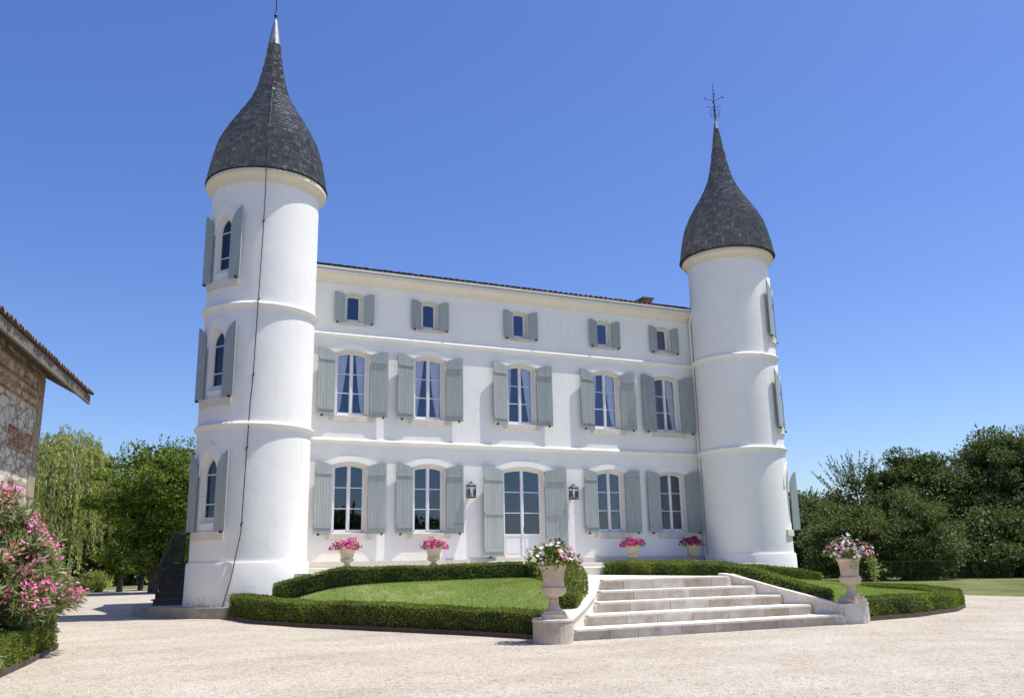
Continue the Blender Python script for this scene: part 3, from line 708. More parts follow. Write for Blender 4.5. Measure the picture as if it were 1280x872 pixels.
def spire(cx, cy, parent, ridge, cap_z):
    """rows of single slates laid on an onion profile that turns octagonal towards the tip"""
    def rf(r, t, z):
        k = min(max((z-15.6)/1.6, 0), 1)*1.0
        d = ((t-ridge+PI/8) % (PI/4))-PI/8         # 0 on a ridge
        ph = PI/8-abs(d)                           # angle from the flat's middle
        return r*(1-k*(1-math.cos(PI/8)/math.cos(ph)))
    core = MB().lathe([(r-.03 if r > .06 else r*.5, z) for r, z in SPIRE[1:]], 48, (cx, cy), rfun=rf)
    core.lathe([(1.5, 13.02), (1.85, 13.045), (1.84, 13.15)], 64, (cx, cy))
    sp = core.build('spire_roof', M['soil'], parent, fix=True)
    V = []; row = .125; s = .0; S = _d[-1]; k = 0
    while True:
        r_, z_ = spire_at(s)
        if z_ > cap_z: break
        n = max(8, int(2*PI*r_/.165)); off = random.random()
        ra, za = spire_at(max(s-.015, 0)); rb, zb = spire_at(min(s+row+.03, S))
        if s == 0: ra += .02
        for i in range(n):
            t0 = 2*PI*(i+off)/n; t1 = 2*PI*(i+1+off)/n-.013/max(r_, .1)
            lift = .013+random.uniform(-.004, .006); dz = random.uniform(-.008, .008)
            q = []
            for (t, rr, zz, lf) in ((t0, ra, za+dz, lift), (t1, ra, za+dz, lift), (t1, rb, zb, .002), (t0, rb, zb, .002)):
                R_ = rf(rr, t, zz)+lf; q.append((cx+R_*math.cos(t), cy+R_*math.sin(t), zz))
            # slate body with a visible butt edge
            V += q
            e0, e1 = q[0], q[1]; f_ = .988
            q2 = [(cx+(e-cx)*f_, cy+(g-cy)*f_, h) for e, g, h in (e0, e1)]
            V += [q2[0], q2[1], e1, e0]
        s += row; k += 1
    me = poly_mesh('slate_tiles', np.array(V), 4, [M['slate']])
    # weld each slate's two faces so they count as one island
    bm = bmesh.new(); bm.from_mesh(me); bmesh.ops.remove_doubles(bm, verts=bm.verts, dist=.00005); bm.to_mesh(me); bm.free()
    link('slate_tiles', me, parent)
    MB().lathe([(float(np.interp(z, SZ, SR))+.022, z) for z in np.linspace(cap_z-.08, 19.22, 8)]+[(.04, 19.28), (.03, 19.34), (.001, 19.36)], 24, (cx, cy), rfun=rf).build('spire_cap', M['zinc'], parent)
    return sp
view = math.atan2(-28.275-TL[1], -13.556-TL[0])
spire(*TL, tl, view+R(3), 18.4); spire(*TR, tr, view+R(14), 19.0)
# finials
MB().tube([(*TL, 19.3), (*TL, 21.0)], .018, 6).lathe([(.001, 19.38), (.05, 19.42), (.065, 19.47), (.05, 19.52), (.001, 19.56)], 12, TL).build('finial', M['iron'], tl)
def cross_finial(cx, cy, parent):
    mb = MB().tube([(cx, cy, 19.2), (cx, cy, 21.05)], [.028, .010], 6)
    def sc(pts, ang, rr=.012):
        mb.tube([(cx+u*math.cos(ang), cy+u*math.sin(ang), z) for u, z in pts], rr, 5)
    for ang in (R(-33), R(57), R(147), R(237)):
        sc([(.02, 20.25), (.15, 20.30), (.27, 20.36), (.36, 20.36), (.40, 20.41), (.36, 20.45), (.32, 20.42)], ang)
        sc([(.02, 19.62), (.12, 19.58), (.20, 19.66), (.19, 19.79), (.10, 19.85), (.03, 19.78), (.07, 19.70)], ang)
        sc([(.02, 19.55), (.10, 19.45), (.17, 19.48), (.17, 19.57)], ang)
        sc([(.02, 20.0), (.12, 19.93), (.24, 20.02), (.28, 19.97)], ang)
        mb.lathe([(.001, 20.33), (.03, 20.36), (.001, 20.39)], 6, (cx+.4*math.cos(ang), cy+.4*math.sin(ang)))
    mb.lathe([(.001, 20.55), (.05, 20.58), (.001, 20.64)], 8, (cx, cy)); mb.lathe([(.001, 19.9), (.05, 19.95), (.001, 20.0)], 8, (cx, cy))
    mb.tube([(cx-.08, cy+.05, 20.75), (cx+.08, cy-.05, 20.75)], .01, 4)
    return mb.build('finial', M['iron'], parent)
cross_finial(*TR, tr)
# lightning cable down the left tower with stand-off pins
CB = [(-98.6, 15.4, 1.25), (-99.5, 14.4, 1.74), (-100.2, 13.2, 1.93), (-100.2, 12.97, 1.95), (-100.1, 12.31, 1.80), (-100.4, 10.98, 1.70), (-101.6, 8.81, 1.76), (-103.0, 6.51, 1.70), (-104.2, 5.93, 1.70), (-105.3, 4.47, 1.70), (-106.6, 2.24, 1.71), (-113, 1.0, 1.76), (-119, .25, 1.79)]
def onT(a, z, r): return (TL[0]+r*math.cos(R(a)), TL[1]+r*math.sin(R(a)), z)
pts = [(TL[0]-.02, TL[1]-.2, 18.5), onT(-97, 17.85, .36), onT(-97, 17.2, .50), onT(-97.5, 16.5, .68), onT(-98, 15.9, .96)]+[onT(a, z, r) for a, z, r in CB]
mb = MB().tube(pts, .013, 6)
for a, z, q in ((-97, 17.2, .38), (-97.5, 16.5, .55), (-98.3, 15.6, 1.0), (-99.3, 14.5, 1.58)):
    mb.tube([onT(a, z, q-.02), onT(a, z, q+.13), onT(a, z-.10, q+.16)], .012, 5)
for a, z in ((-100.4, 11.4), (-101.5, 8.95), (-102.8, 6.7), (-105.2, 4.6), (-106.4, 2.5)):
    mb.tube([onT(a, z, 1.63), onT(a, z, 1.78), onT(a, z-.12, 1.80)], .012, 5)
    mb.tube([onT(a+1, z, 1.72), onT(a-1, z-.08, 1.72)], .02, 5)
mb.build('lightning_cable', M['rust'], tl)

# ------------------------------------------------------------------ wall lanterns
def lantern(x, label):
    t = tag(empty('wall_lantern', (x, -.22, 3.46)), label, 'lantern', 'lanterns beside the front door')
    mb = MB(); b, h = .125, .36
    for sx in (-1, 1):
        for sy in (-1, 1): mb.tube([(sx*b*.92, sy*b*.92, .03), (sx*b, sy*b, .03+h)], .011, 6)
    mb.box((-b-.012, -b-.012, 0), (b+.012, b+.012, .035)); mb.box((-b-.012, -b-.012, .03+h), (b+.012, b+.012, .055+h))
    mb.tube([(0, b, .2), (0, .20, .2)], .018, 6); mb.box((-.05, .195, .10), (.05, .218, .32))
    mb.build('frame', M['iron'], t)
    MB().raw([(-.15, -.15, .415), (.15, -.15, .415), (.15, .15, .415), (-.15, .15, .415), (-.05, -.05, .50), (.05, -.05, .50), (.05, .05, .50), (-.05, .05, .50)], [(3, 2, 1, 0), (0, 1, 5, 4), (1, 2, 6, 5), (2, 3, 7, 6), (3, 0, 4, 7), (4, 5, 6, 7)]).box((-.04, -.04, .50), (.04, .04, .53)).lathe([(.001, .53), (.025, .535), (.03, .55), (.001, .565)], 10).build('lantern_roof', M['iron'], t)
    gm = MB(); g = .112
    for a_, b_ in (((-g, -g), (g, -g)), ((g, -g), (g, g)), ((g, g), (-g, g)), ((-g, g), (-g, -g))):
        gm.raw([(*a_, .037), (*b_, .037), (*b_, .03+h-.002), (*a_, .03+h-.002)], [(0, 1, 2, 3)])
    gm.build('lantern_glass', M['lampglass'], t, fix=False)
    MB().lathe([(.001, .036), (.03, .036), (.03, .12), (.022, .125), (.024, .16), (.014, .2), (.001, .215)], 12).build('candle_lamp', M['wood_light'], t, smooth=True)
lantern(-2.09, 'black glazed wall lantern left of the front door'); lantern(1.89, 'black glazed wall lantern right of the front door')

# ------------------------------------------------------------------ terrace, landing, steps
def slab_poly(name, poly, z0, z1, mat, kind='structure'):
    mb = MB().prism(poly, lambda x, y: (x, y, z0), lambda x, y: (x, y, z1)); o = mb.build(name, mat); bevel_mesh(o.data, .015)
    return tag(o, kind=kind)
slab_poly('upper_terrace', [(-8.4, -4.6), (-6, -4.75), (-2.0, -5.0), (.6, -5.0), (4, -4.2), (7.0, -4.1), (7.0, -.06), (-8.4, -.06)], .3, 1.12, M['lime'])
slab_poly('wall_terrace', [(-8.2, -1.75), (7.1, -1.75), (7.1, -.07), (-8.2, -.07)], 1.0, 1.25, M['lime'])
slab_poly('tower_pavement', [(-12.25, -.45), (-12.05, -1.0), (-11.5, -1.8), (-10.9, -2.45), (-10.3, -2.95), (-9.6, -3.2), (-8.4, -3.1), (-9.0, 1.6), (-12.4, 1.6)], -.12, .28, M['slab'])
staircase = tag(empty('stone_staircase', (-1.8, -12.9, -.15)), 'broad flight of pale stone garden steps between two urns', 'staircase')
def sc_local(o):
    o.parent = staircase; o.matrix_parent_inverse = Matrix.Translation((1.8, 12.9, .15)); return o
ST = [(-5.22, 1.46, -13.05), (-4.62, 1.06, -12.50), (-4.06, .72, -11.95), (-3.74, .34, -11.50), (-3.42, .0, -11.05)]
zprev = -.15; RZ = [.052, .262, .470, .675, .90]
for i, (x0, x1, y) in enumerate(ST):
    z1 = RZ[i]; yb = ST[i+1][2] if i < 4 else -10.4
    mb = MB()
    # riser blocks
    zb = (zprev if i else -.22); x = x0-.12
    mb.cur = 1
    while x < x1+.10:
        L = random.uniform(.62, 1.05); e = min(x+L, x1+.12)
        if x1+.12-e < .3: e = x1+.12
        mb.box((x, y+.035+random.uniform(0, .004), zb-.002), (e-.016, y+.35, z1-.048)); x = e
    mb.box((x0-.1, y+.06, zb), (x1+.1, y+.30, z1-.05))
    # tread slabs with joints
    mb.cur = 0; x = x0
    while x < x1-.01:
        L = random.uniform(1.1, 1.7); e = min(x+L, x1)
        if x1-e < .4: e = x1
        mb.box((x, y+random.uniform(-.004, .004), z1-.046), (e-.005, yb+.09, z1)); x = e
    o = sc_local(mb.build('step', [M['lime'], M['steps']])); bevel_mesh(o.data, .007, 2)
    zprev = z1-.0
# landing
slab_poly('landing', [(-3.42, -10.55), (.0, -10.55), (.10, -5.0), (-1.6, -5.0), (-2.3, -7.0)], .5, .895, M['lime'])
# side walls with coping
CL = [(-5.42, -13.25, .24), (-5.25, -13.05, .27), (-4.66, -12.46, .44), (-4.12, -11.9, .62), (-3.80, -11.48, .76), (-3.50, -11.05, .89), (-3.40, -10.75, .93), (-3.1, -9.6, .94), (-2.5, -7.8, .94), (-1.75, -5.1, .94)]
CRt = [(1.62, -13.05, .25), (1.46, -12.92, .275), (1.08, -12.36, .46), (.72, -11.82, .63), (.36, -11.36, .80), (.06, -10.95, .93), (.02, -10.6, .96)]
def side_wall(path, wd, sgn):
    """coping blocks over a rendered wall, offset outwards by wd"""
    P = [Vector(q) for q in path]; n = len(P); out = []
    for i in range(n):
        d = (P[min(i+1, n-1)]-P[max(i-1, 0)]); d.z = 0; d.normalize(); out.append(Vector((d.y*-sgn, d.x*sgn, 0)))
    wl = MB(); cp = MB()
    def blk(mb, A, B, oa, ob, w0, w1, h0, h1a, h1b):
        v = []
        for q, on, h1 in ((A, oa, h1a), (B, ob, h1b)):
            v += [q+on*w0+Vector((0, 0, h0 if h0 > -9 else -.25-q.z)), q+on*w1+Vector((0, 0, h0 if h0 > -9 else -.25-q.z)), q+on*w1+Vector((0, 0, h1)), q+on*w0+Vector((0, 0, h1))]
        mb.raw(v, [(0, 1, 2, 3), (7, 6, 5, 4), (0, 4, 5, 1), (1, 5, 6, 2), (2, 6, 7, 3), (3, 7, 4, 0)])
    for i in range(n-1):
        blk(wl, P[i], P[i+1], out[i], out[i+1], .04, wd-.04, -10, -.05, -.05)
        L = (P[i+1]-P[i]).length; k = max(1, round(L/.6))
        for j in range(k):
            a, b = j/k, (j+1)/k-.006/L; A = P[i].lerp(P[i+1], a); B = P[i].lerp(P[i+1], b); oa = out[i].lerp(out[i+1], a); ob = out[i].lerp(out[i+1], b)
            blk(cp, A, B, oa, ob, 0, wd, -.048, 0, 0)
    sc_local(wl.build('side_wall', M['sill']))
    o = sc_local(cp.build('coping', M['lime'])); bevel_mesh(o.data, .008, 2)
side_wall(CL, .42, 1); side_wall(CRt, .40, -1)
def pedestal(cx, cy, rz, w, l, z0, z1, rounded):
    mb = MB(); n = 12
    poly = [(-w/2, l/2), (-w/2, -l*.1)]+[(w/2*math.cos(t), -l*.1+rounded*math.sin(t)) for t in np.linspace(PI, 2*PI, n)][1:-1]+[(w/2, -l*.1), (w/2, l/2)]
    mb.prism(poly, lambda x, y: (x, y, z0), lambda x, y: (x, y, z1-.05)); mb.prism([(x*1.03, y*1.03) for x, y in poly], lambda x, y: (x, y, z1-.05), lambda x, y: (x, y, z1))
    o = mb.build('pedestal', M['steps'] if rounded > .2 else M['lime']); o.location = (cx, cy, 0); o.rotation_euler = (0, 0, rz); bpy.context.view_layer.update(); bevel_mesh(o.data, .010, 2); sc_local(o)
    return o
PLc, PRc = (-5.70, -13.02), (1.95, -12.86)
pedestal(*PLc, R(-30), .74, .80, -.25, .265, .36); pedestal(*PRc, R(4), .80, .74, -.25, .275, .12)
# small round lights set in the right side wall
for (y, z) in ((-11.2, .74), (-11.65, .565), (-12.2, .37), (-12.76, .175)):
    x = float(np.interp(y, [q[1] for q in CRt], [q[0] for q in CRt]))+.035
    nx, ny = -.84, -.54
    o = MB().lathe([(.001, 0), (.03, .0), (.038, -.006), (.038, -.05), (.001, -.05)], 16).build('recessed_light', M['wood_light'])
    o.rotation_euler = Vector((nx, ny, 0)).to_track_quat('Z', 'Y').to_euler(); o.location = (x+nx*.0, y+ny*.0, z); sc_local(o)

# ------------------------------------------------------------------ urns
URN = [(.001, .02), (.125, .02), (.13, .13), (.155, .14), (.145, .165), (.115, .20), (.092, .26), (.086, .31), (.098, .325), (.098, .345), (.084, .36), (.088, .38), (.10, .395), (.16, .405), (.205, .432), (.235, .475), (.244, .52), (.240, .553), (.222, .572), (.200, .58), (.198, .60), (.20, .70), (.208, .78), (.222, .85), (.243, .905), (.262, .935), (.27, .945), (.27, .965), (.255, .97), (.235, .965), (.215, .92), (.19, .80), (.001, .80)]
def flute(prof, n=24, zlo=.60, zhi=.92, amp=.012, z2=(.41, .55)):
    def rf(r, t, z):
        if zlo <= z <= zhi or z2[0] <= z <= z2[1]: return r*(1-(.05 if z > .58 else .10)*(.5-.5*math.cos((n if z > .58 else 28)*t)) if r > .15 else 1)
        return r
    return rf
def urn(name, loc, sc, mat, label, group, rz=0, base=.20):
    t = tag(empty(name, loc, rz), label, 'urn', group)
    k = [i for i, q in enumerate(URN) if q[1] >= .44][0]
    bowl = MB().lathe([(r*sc, z*sc) for r, z in URN[12:]], 96, rfun=lambda r, th, z: flute(None)(r/sc, th, z/sc)*sc).build('bowl', mat, t, smooth=True)
    stem = MB().lathe([(r*sc, z*sc) for r, z in URN[2:13]], 40).build('stem', mat, t, smooth=True)
    pb = MB().box((-base*sc, -base*sc, 0), (base*sc, base*sc, .095*sc)).box((-base*.86*sc, -base*.86*sc, .095*sc), (base*.86*sc, base*.86*sc, .14*sc)); o = pb.build('plinth', mat, t); bevel_mesh(o.data, .008*sc, 2)
    MB().lathe([(.001, .90*sc), (.205*sc, .90*sc)], 24).build('soil', M['soil'], t)
    return t
urn('garden_urn', (PLc[0]+.03, PLc[1]-.01, .266), 1.0, M['urn'], 'tall pale stone urn on the left pedestal of the garden steps', 'stone urns flanking the garden steps', R(-22), .225)
urn('garden_urn', (PRc[0], PRc[1], .276), 1.0, M['urn'], 'tall pale stone urn on the right pedestal of the garden steps', 'stone urns flanking the garden steps', R(8), .225)
HU = [(-6.53, -1.0), (-3.72, -1.0), (3.76, -1.0), (6.35, -1.0)]
HUL = ['weathered urn under the leftmost ground floor window', 'weathered urn under the second ground floor window from the left', 'weathered urn under the first window right of the door', 'weathered urn beside the downpipe at the right tower']
def house_urn(loc, label):
    t = tag(empty('terrace_urn', loc), label, 'urn', 'urns along the house wall')
    s, k = .84, .70
    pr = [(.001, .19), (.11, .19), (.19, .23), (.245, .29), (.262, .335), (.25, .36), (.225, .37), (.232, .45), (.25, .56), (.285, .68), (.325, .775), (.335, .79), (.335, .805), (.315, .81), (.29, .80), (.26, .72), (.001, .72)]
    MB().lathe([(r*s, z*k) for r, z in pr], 72, rfun=lambda r, th, z: r*(1-.06*(.5-.5*math.cos(18*th))) if (.38*k < z < .76*k and r > .18) else r).build('bowl', M['urn_olive'], t, smooth=True)
    MB().lathe([(.17*s, 0), (.17*s, .05*k), (.13*s, .08*k), (.085*s, .12*k), (.085*s, .16*k), (.12*s, .192*k), (.001, .193*k)], 32).build('stem', M['urn_olive'], t, smooth=True)
    return t
for (x, y), lb in zip(HU, HUL): house_urn((x, y, 1.251), lb)

# ------------------------------------------------------------------ flowers
def rand_dirs(n, up=0):
    d = norm(rng.normal(size=(n, 3)));
    if up: d[:, 2] = np.abs(d[:, 2])*up; d = norm(d)
    return d
def blooms(P, N, size, petals=5):
    """five-petal blooms: P centres, N facing; one fan of quads per bloom sharing no verts but close together"""
    n = len(P); size = np.broadcast_to(size, (n,))[:, None]
    a = norm(np.cross(N, rng.normal(size=(n, 3)))); b = np.cross(N, a); out = []
    for k in range(petals):
        t = 2*PI*k/petals; d = math.cos(t)*a+math.sin(t)*b; s = -math.sin(t)*a+math.cos(t)*b
        out.append(np.stack([P, P+d*size*.35+s*size*.24+N*size*.10, P+d*size*.55+N*size*.16, P+d*size*.35-s*size*.24+N*size*.10], 1))
    return np.concatenate(out, 0).reshape(-1, 3)
def flower_bunch(name, loc, label, cols, rx=.36, rz=.3, nl=500, nb=70, bsize=.07, leafL=.075, ivy=(), group=None, lob=True, bias=None):
    t = tag(empty(name, loc), label, 'flowers', group)
    d = rand_dirs(nl, 1); rad = rng.uniform(.55, 1, nl)[:, None]; lump = 1+.22*np.sin(d[:, :1]*5+loc[0])*np.cos(d[:, 1:2]*4)
    P = d*rad*lump*np.array([rx, rx, rz]); D = norm(d+rng.normal(size=(nl, 3))*.5)
    o = merge_mesh('foliage', [(leaves(P, D, rng.uniform(.6, 1.2, nl)*leafL, rng.uniform(.5, .8, nl)*leafL), 4, 0)], [M['leaf_pot']], t)
    parts = []; names = []
    for ci, (mk, frac) in enumerate(cols):
        n = max(3, int(nb*frac)); d = rand_dirs(n, .9)
        # cluster the colour
        cdir = norm(rng.normal(size=(max(2, n//6), 3))+np.array([0, -.4, .5])); cdir[:, 2] = np.abs(cdir[:, 2])
        d = norm(cdir[rng.integers(0, len(cdir), n)]+rng.normal(size=(n, 3))*.28); d[:, 2] = np.abs(d[:, 2])+.04
        if bias is not None and ci in bias: d = norm(d+np.array(bias[ci]))
        lump = 1+.22*np.sin(d[:, :1]*5+loc[0])*np.cos(d[:, 1:2]*4)
        P = d*lump*np.array([rx, rx, rz])*rng.uniform(.95, 1.15, (n, 1))
        merge_mesh('blossoms', [(blooms(P, norm(d+rng.normal(size=(n, 3))*.35), rng.uniform(.75, 1.2, n)*bsize), 4, 0)], [M[mk]], t)
    if ivy:
        parts = []
        for (a, L, r_) in ivy:
            n = int(200*L); s = rng.uniform(0, 1, n)
            x = math.cos(a)*(r_+.10*np.sin(s*2.2)); y = math.sin(a)*(r_+.10*np.sin(s*2.2)); z = .06-s**1.2*L
            P = np.stack([x, y, z], 1)+rng.normal(size=(n, 3))*np.array([.055, .055, .03])
            D = norm(rng.normal(size=(n, 3))+np.array([0, 0, -.6])); parts.append((leaves(P, D, .055, .045), 4, 0))
        merge_mesh('trailing_ivy', parts, [M['leaf_ivy']], t)
    return t
ggrp = 'flowers in the urns by the steps'
flower_bunch('potted_flowers', (PLc[0]+.03, PLc[1], 1.25), 'white and pink flowers with ivy spilling from the left steps urn', [('white_fl', .75), ('rose', .12), ('mauve', .13)], .44, .40, 900, 150, .075, .09, ivy=[(-.55, .42, .38), (-.2, .40, .46), (.05, .36, .44), (-2.6, .30, .34), (-1.8, .14, .3), (-.8, .3, .36)], group=ggrp)
flower_bunch('potted_flowers', (PRc[0], PRc[1], 1.26), 'lilac and pink flowers with ivy spilling from the right steps urn', [('mauve', .40), ('white_fl', .40), ('rose', .25)], .46, .38, 900, 170, .075, .08, ivy=[(-.75, .55, .42), (-.5, .5, .46), (-.3, .4, .48), (-2.0, .32, .3)], group=ggrp, bias={0: (-.5, .3, 0), 2: (.6, -.4, .1)})
hg = 'petunias in the urns along the house wall'
hl = ['bright pink petunias in the leftmost house wall urn', 'bright pink petunias in the urn just left of the door', 'magenta petunias in the urn just right of the door', 'deep wine red petunias in the urn at the downpipe']
for (x, y), lb, cl in zip(HU, hl, ([('magenta', .8), ('rose', .35)], [('magenta', .8), ('rose', .4)], [('magenta', 1.0), ('wine', .2)], [('wine', .8), ('magenta', .3)])):
    flower_bunch('petunias', (x, y, 1.251+.52), lb, cl, .42, .27, 500, 150, .085, .06, group=hg)

# ------------------------------------------------------------------ hedges
def resample(path, step):
    P = np.array(path, float); d = np.concatenate([[0], np.cumsum(np.linalg.norm(np.diff(P[:, :2], axis=0), axis=1))])
    n = max(2, int(d[-1]/step)+1); s = np.linspace(0, d[-1], n)
    # smooth (Catmull-Rom like through cubic resampling of a dense line)
    Q = np.stack([np.interp(s, d, P[:, k]) for k in range(P.shape[1])], 1)
    for _ in range(int(.35/step)+1):
        Q[1:-1] = .25*Q[:-2]+.5*Q[1:-1]+.25*Q[2:]
    return Q
def hedge(name, path, wd, label, group=None, dens=2300, leaf=.036, edging=None, round_end=.0):
    """path rows: x, y, base z, height"""
    Q = resample(path, .08); n = len(Q); T = np.gradient(Q[:, :2], axis=0); T = T/np.linalg.norm(T, axis=1)[:, None]; Nn = np.stack([T[:, 1], -T[:, 0]], 1)
    mb = MB(); h2 = wd/2-.03; v = []
    for i in range(n):
        x, y, z, h = Q[i]; w1 = h2+.008*math.sin(i*.35); b = z-.12; h = h+.016*math.sin(i*.08*1.3)+.010*math.sin(i*.08*4.1+1)
        for (s, zz) in ((-1, b), (-1, z+h-.045), (-.88, z+h-.012), (.88, z+h-.012), (1, z+h-.045), (1, b)): v.append((x+Nn[i, 0]*s*w1, y+Nn[i, 1]*s*w1, zz))
    f = [(i*6+k, i*6+(k+1) % 6, (i+1)*6+(k+1) % 6, (i+1)*6+k) for i in range(n-1) for k in range(6)]+[tuple(range(6)), tuple((n-1)*6+k for k in range(5, -1, -1))]
    core = MB().raw(v, f).mesh('core', M['hedgecore'])
    L = .08*(n-1)
    per = wd+2*float(np.mean(Q[:, 3])); N = int(dens*L*per)
    i = rng.integers(0, n-1, N); fr = rng.uniform(0, 1, N)[:, None]; B = Q[i]*(1-fr)+Q[i+1]*fr; nn = Nn[i]*(1-fr)+Nn[i+1]*fr
    H = B[:, 3]; s = rng.uniform(0, 1, N)*(wd+2*H)
    side = np.where(s < H, -1, np.where(s > H+wd, 1, 0)); u = np.where(side == 0, (s-H)-wd/2, side*wd/2); zz = np.where(side == -1, s, np.where(side == 1, wd+2*H-s, H))
    # lumps
    ph = (i+fr[:, 0])*.08; lum = .016*np.sin(ph*3.1+1.3*side)+.014*np.sin(ph*7.7+zz*6)+.012*np.sin(zz*11+ph*2); wav = .016*np.sin(ph*1.3)+.010*np.sin(ph*4.1+1); H = H+wav
    u2 = u*(1+0*lum)+side*lum; z2 = np.where(side == 0, H, zz+wav*zz/np.maximum(H, .1))
    # soften the top edges
    ov = np.maximum(0, np.abs(u2)-(wd/2-.05))/.05; z2 = np.where(side != 0, np.minimum(z2, H-.012), z2-.022*np.clip(ov, 0, 1)**2)
    jit = rng.normal(size=(N, 3))*.012
    P = np.stack([B[:, 0]+nn[:, 0]*u2, B[:, 1]+nn[:, 1]*u2, B[:, 2]+z2], 1)+jit
    outv = np.stack([nn[:, 0]*side, nn[:, 1]*side, (side == 0)*1.0], 1)
    D = norm(outv*.7+np.array([0, 0, .35])+rng.normal(size=(N, 3))*.55); LL = rng.uniform(.7, 1.3, N)*leaf
    parts = [(leaves(P, D, LL, LL*.62), 4, 0)]
    k = rng.choice(N, int(N*.012), replace=False); kp = np.repeat(P[k], 5, axis=0); kd = norm(outv[k]*.5+np.array([0, 0, .9])+rng.normal(size=(len(k), 3))*.3); kd = np.repeat(kd, 5, axis=0); st_ = np.tile(np.linspace(.2, 1, 5), len(k))[:, None]*rng.uniform(.02, .07, (len(k), 1)).repeat(5, axis=0)
    parts.append((leaves(kp+kd*st_, norm(kd+rng.normal(size=kp.shape)*.6), leaf*.9, leaf*.5), 4, 0))
    for e, sg in ((0, -1), (n-1, 1)):           # ends
        m = int(dens*wd*float(Q[e, 3])*1.3); uu = rng.uniform(-wd/2, wd/2, m); hz = rng.uniform(0, Q[e, 3], m)
        P = np.stack([Q[e, 0]+Nn[e, 0]*uu+T[e, 0]*sg*.02, Q[e, 1]+Nn[e, 1]*uu+T[e, 1]*sg*.02, Q[e, 2]+hz], 1)+rng.normal(size=(m, 3))*.015
        D = norm(np.array([T[e, 0]*sg, T[e, 1]*sg, .3])+rng.normal(size=(m, 3))*.6); parts.append((leaves(P, D, leaf, leaf*.62), 4, 0))
    o = merge_mesh(name, parts, [M['box'], M['hedgecore']])
    bm = bmesh.new(); bm.from_mesh(o.data); k0 = len(bm.faces); bm.from_mesh(core); bm.faces.ensure_lookup_table()
    for q in bm.faces[k0:]: q.material_index = 1
    bm.to_mesh(o.data); bm.free()
    tag(o, label, 'hedge', group)
    if edging:
        e = MB(); v = []
        for i in range(0, n, 2):
            x, y, z, h = Q[i]; sd = edging*(wd/2+.05)
            for (k, zz) in ((0, -.12), (.02, -.12), (.02, .085), (0, .085)): v.append((x+Nn[i, 0]*(sd+edging*k), y+Nn[i, 1]*(sd+edging*k), G(y)+zz))
        m = len(v)//4; e.raw(v, [(i*4+k, i*4+(k+1) % 4, (i+1)*4+(k+1) % 4, (i+1)*4+k) for i in range(m-1) for k in range(4)]+[(0, 1, 2, 3), (m*4-1, m*4-2, m*4-3, m*4-4)])
        return o, e
    return o
hgp = 'clipped box hedges of the front garden'
def gz(pts, h0, h1): 
    n = len(pts); return [(x, y, G(y), h0+(h1-h0)*i/(n-1)) for i, (x, y) in enumerate(pts)]
H1 = gz([(-9.93, -3.0), (-9.62, -4.9), (-8.77, -6.75), (-7.48, -8.8), (-6.35, -10.55), (-5.55, -12.05), (-5.42, -12.45)], .60, .46)
o, e = hedge('box_hedge', H1, .52, 'long low clipped hedge curving along the front of the left lawn', hgp, edging=1)
tag(e.build('hedge_edging', M['edging']), 'brown steel edging strip at the foot of the left lawn hedge', 'edging strip')
H2 = [(-9.25, -4.3, .50, .36), (-8.5, -4.4, .66, .38), (-7.6, -4.55, .84, .38), (-6, -4.95, .87, .38), (-3.4, -5.35, .88, .38), (-2.55, -5.6, .89, .38), (-2.5, -6.4, .89, .38), (-3.0, -8.0, .87, .36), (-3.65, -9.6, .85, .36), (-3.98, -10.6, .82, .36), (-4.18, -11.2, .72, .36), (-4.62, -11.8, .52, .36), (-5.05, -12.35, .30, .34)]
hedge('box_hedge', H2, .46, 'clipped hedge behind the left lawn turning down beside the steps', hgp)
H3 = [(.42, -5.0, .9, .34), (.40, -8, .9, .33), (.46, -10.3, .88, .30), (.72, -10.85, .78, .30), (1.05, -11.35, .62, .28), (1.42, -11.95, .42, .27), (1.75, -12.4, .26, .27)]
hedge('box_hedge', H3, .48, 'clipped hedge running from the landing down the right side of the steps', hgp)
H4 = [(1.6, -4.5, .86, .37), (4, -4.35, .84, .37), (6.4, -4.35, .68, .37), (8.0, -4.35, .55, .34), (9.1, -4.2, .45, .30)]
hedge('box_hedge', H4, .48, 'thin dark hedge along the foot of the right tower', hgp)
H5 = gz([(2.5, -12.35), (4.4, -12.1), (6.5, -11.4), (8.0, -10.45), (9.2, -9.3), (10.3, -8.0), (11.2, -6.5), (12.1, -4.7), (12.6, -3.0)], .48, .30)
o, e = hedge('box_hedge', H5, .56, 'sunlit hedge looping around the outer edge of the right lawn', hgp, edging=1)
tag(e.build('hedge_edging', M['edging']), 'brown steel edging strip at the foot of the right lawn hedge', 'edging strip')
H6 = gz([(12.4, -2.3), (11.6, -1.8), (10.8, -1.5)], .34, .30)
hedge('box_hedge', H6, .5, 'short low hedge at the far end of the right lawn', hgp)
H7 = gz([(-14.36, -8.95), (-14.66, -11.4), (-14.95, -13.1), (-15.4, -15.6)], .50, .50)
o, e = hedge('box_hedge', H7, .52, 'clipped hedge below the pink oleander at the left edge', hgp, edging=-1)
tag(e.build('hedge_edging', M['edging']), 'rusty edging strip at the foot of the oleander hedge', 'edging strip')

